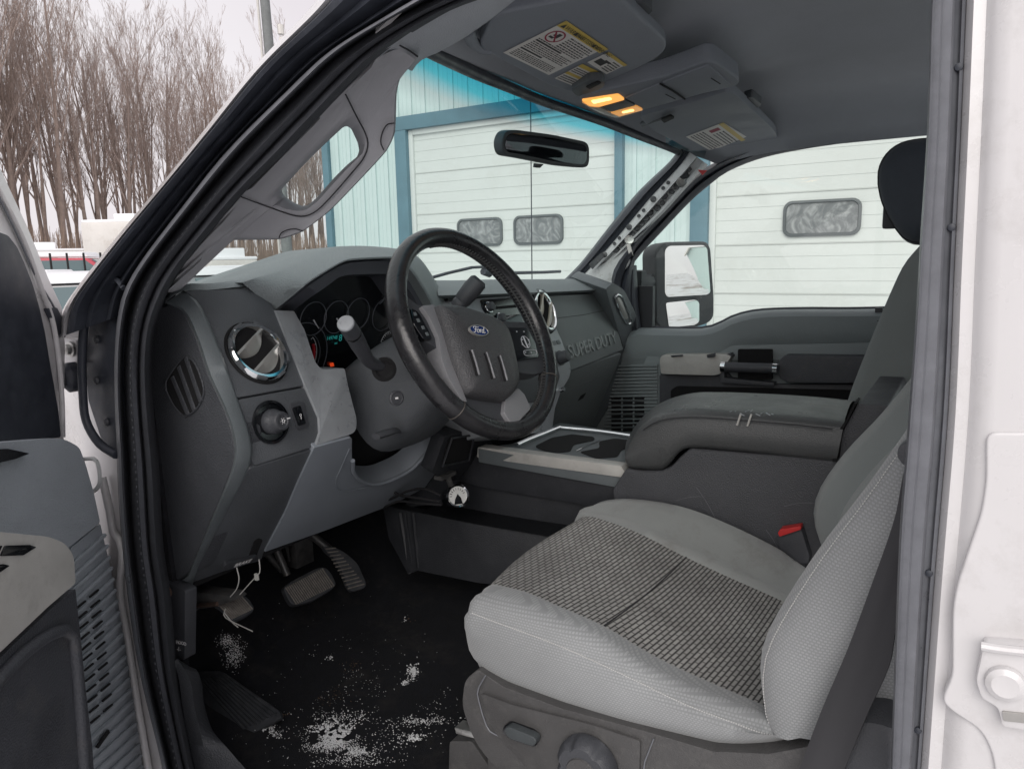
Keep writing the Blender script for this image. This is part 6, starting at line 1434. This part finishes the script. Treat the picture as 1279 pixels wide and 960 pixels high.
add_slab(bm, [U(q, pl=dpl(.0445)) for q in ((121,932),(136,910),(138,914),(124,934))], dn*-.002)
finish('speaker_slot', bm, 'hole', DD)
# armrest block with switch panel
arm_t = [(-80,660),(0,664),(62,670,6),(82,678,8),(93,694,8),(95,728),(60,758),(0,815),(-80,880)]
ar = panel('switch_panel', arm_t, dpl(.15), .11, 'switch_silver', DD, r=3, bevel=.009, seg=4)
for q in ([(8,681),(38,680),(46,683),(30,693),(2,694)], [(-30,683),(4,681),(-2,694),(-30,696)], [(-30,708),(5,704),(13,706),(-6,719),(-30,722)]):
    panel('window_switch', q, dpl(.1505), .006, 'gloss_black', DD, r=1, bevel=.001, lift=.001)
lt = [(-80,885),(0,822),(60,764),(95,734,3),(100,780),(108,860),(116,930),(120,990),(-80,990)]
lo = panel('map_pocket', lt, dpl(.145), .10, 'door_dark', DD, r=3, bevel=.006, seg=3)
bm = bmesh.new(); add_tube(bm, [U(p, pl=dpl(.147)) for p in cr([(-40,900),(10,835),(50,800),(80,786),(90,792),(94,820),(99,880),(106,985)], 30)], .006, 8); finish('pocket_lip', bm, 'door_dark', DD, ang=60)

# the rest of the open door, running out past the picture's left edge
dd_ = V((-.77,-.64,0)).normalized(); DR = Matrix((dd_, dn.normalized(), V((0,0,1)))).transposed()
def dbox(name, s0, s1, o0, o1, z0, z1, m, parent=None, bevel=.008):
    bm = bmesh.new(); add_box(bm, H0+dd_*(s0+s1)/2+dn*(o0+o1)/2+V((0,0,(z0+z1)/2)), (s1-s0, o1-o0, z1-z0), DR); return finish(name, bm, m, parent or DD, bevel=bevel, seg=3)
dbox('door_shell', .27, 1.02, -.06, -.001, -.08, .66, 'white_paint')
dbox('door_trim', .40, .99, .002, .045, .0, .665, 'door_blue')
dbox('arm_rest', .60, .90, .046, .145, .50, .60, 'switch_silver', None, .015)
dbox('map_pocket', .60, .92, .046, .13, .10, .495, 'door_dark', None, .015)
bm = bmesh.new(); add_tube(bm, cr([tuple(H0+dd_*s_+V((0,0,z_))) for s_, z_ in ((.30,1.02),(.45,1.12),(.62,1.17),(.85,1.18),(.99,1.14),(1.0,.66))], 30), .022, 10); finish('window_frame', bm, 'white_paint', DD, ang=60)
hA = cr([(-.04,.523,1.113),(-.036,.42,1.185),(-.03,.2,1.235),(-.03,-.3,1.24)], 24)
hB = cr([(-.03,.417,1.093),(-.012,.30,1.155),(0,.1,1.19),(0,-.3,1.19)], 24)
hC = cr([(.03,.378,1.103),(.03,.26,1.145),(.03,.1,1.165),(.03,-.3,1.165)], 24)
loft('door_header', [[p+V((.03,0,.03)) for p in hA], hA, [a.lerp(b, .5)+V((-.006,0,.004)) for a, b in zip(hA, hB)], hB], 'white_paint', TR)
loft('header_weatherstrip', [[a+V((.004,0,0)) for a in hB], [a.lerp(b, .3)+V((-.012,0,-.006)) for a, b in zip(hB, hC)], [a.lerp(b, .7)+V((-.008,0,-.008)) for a, b in zip(hB, hC)], hC, [p+V((.06,0,.02)) for p in hC]], 'textile_trim', TR)
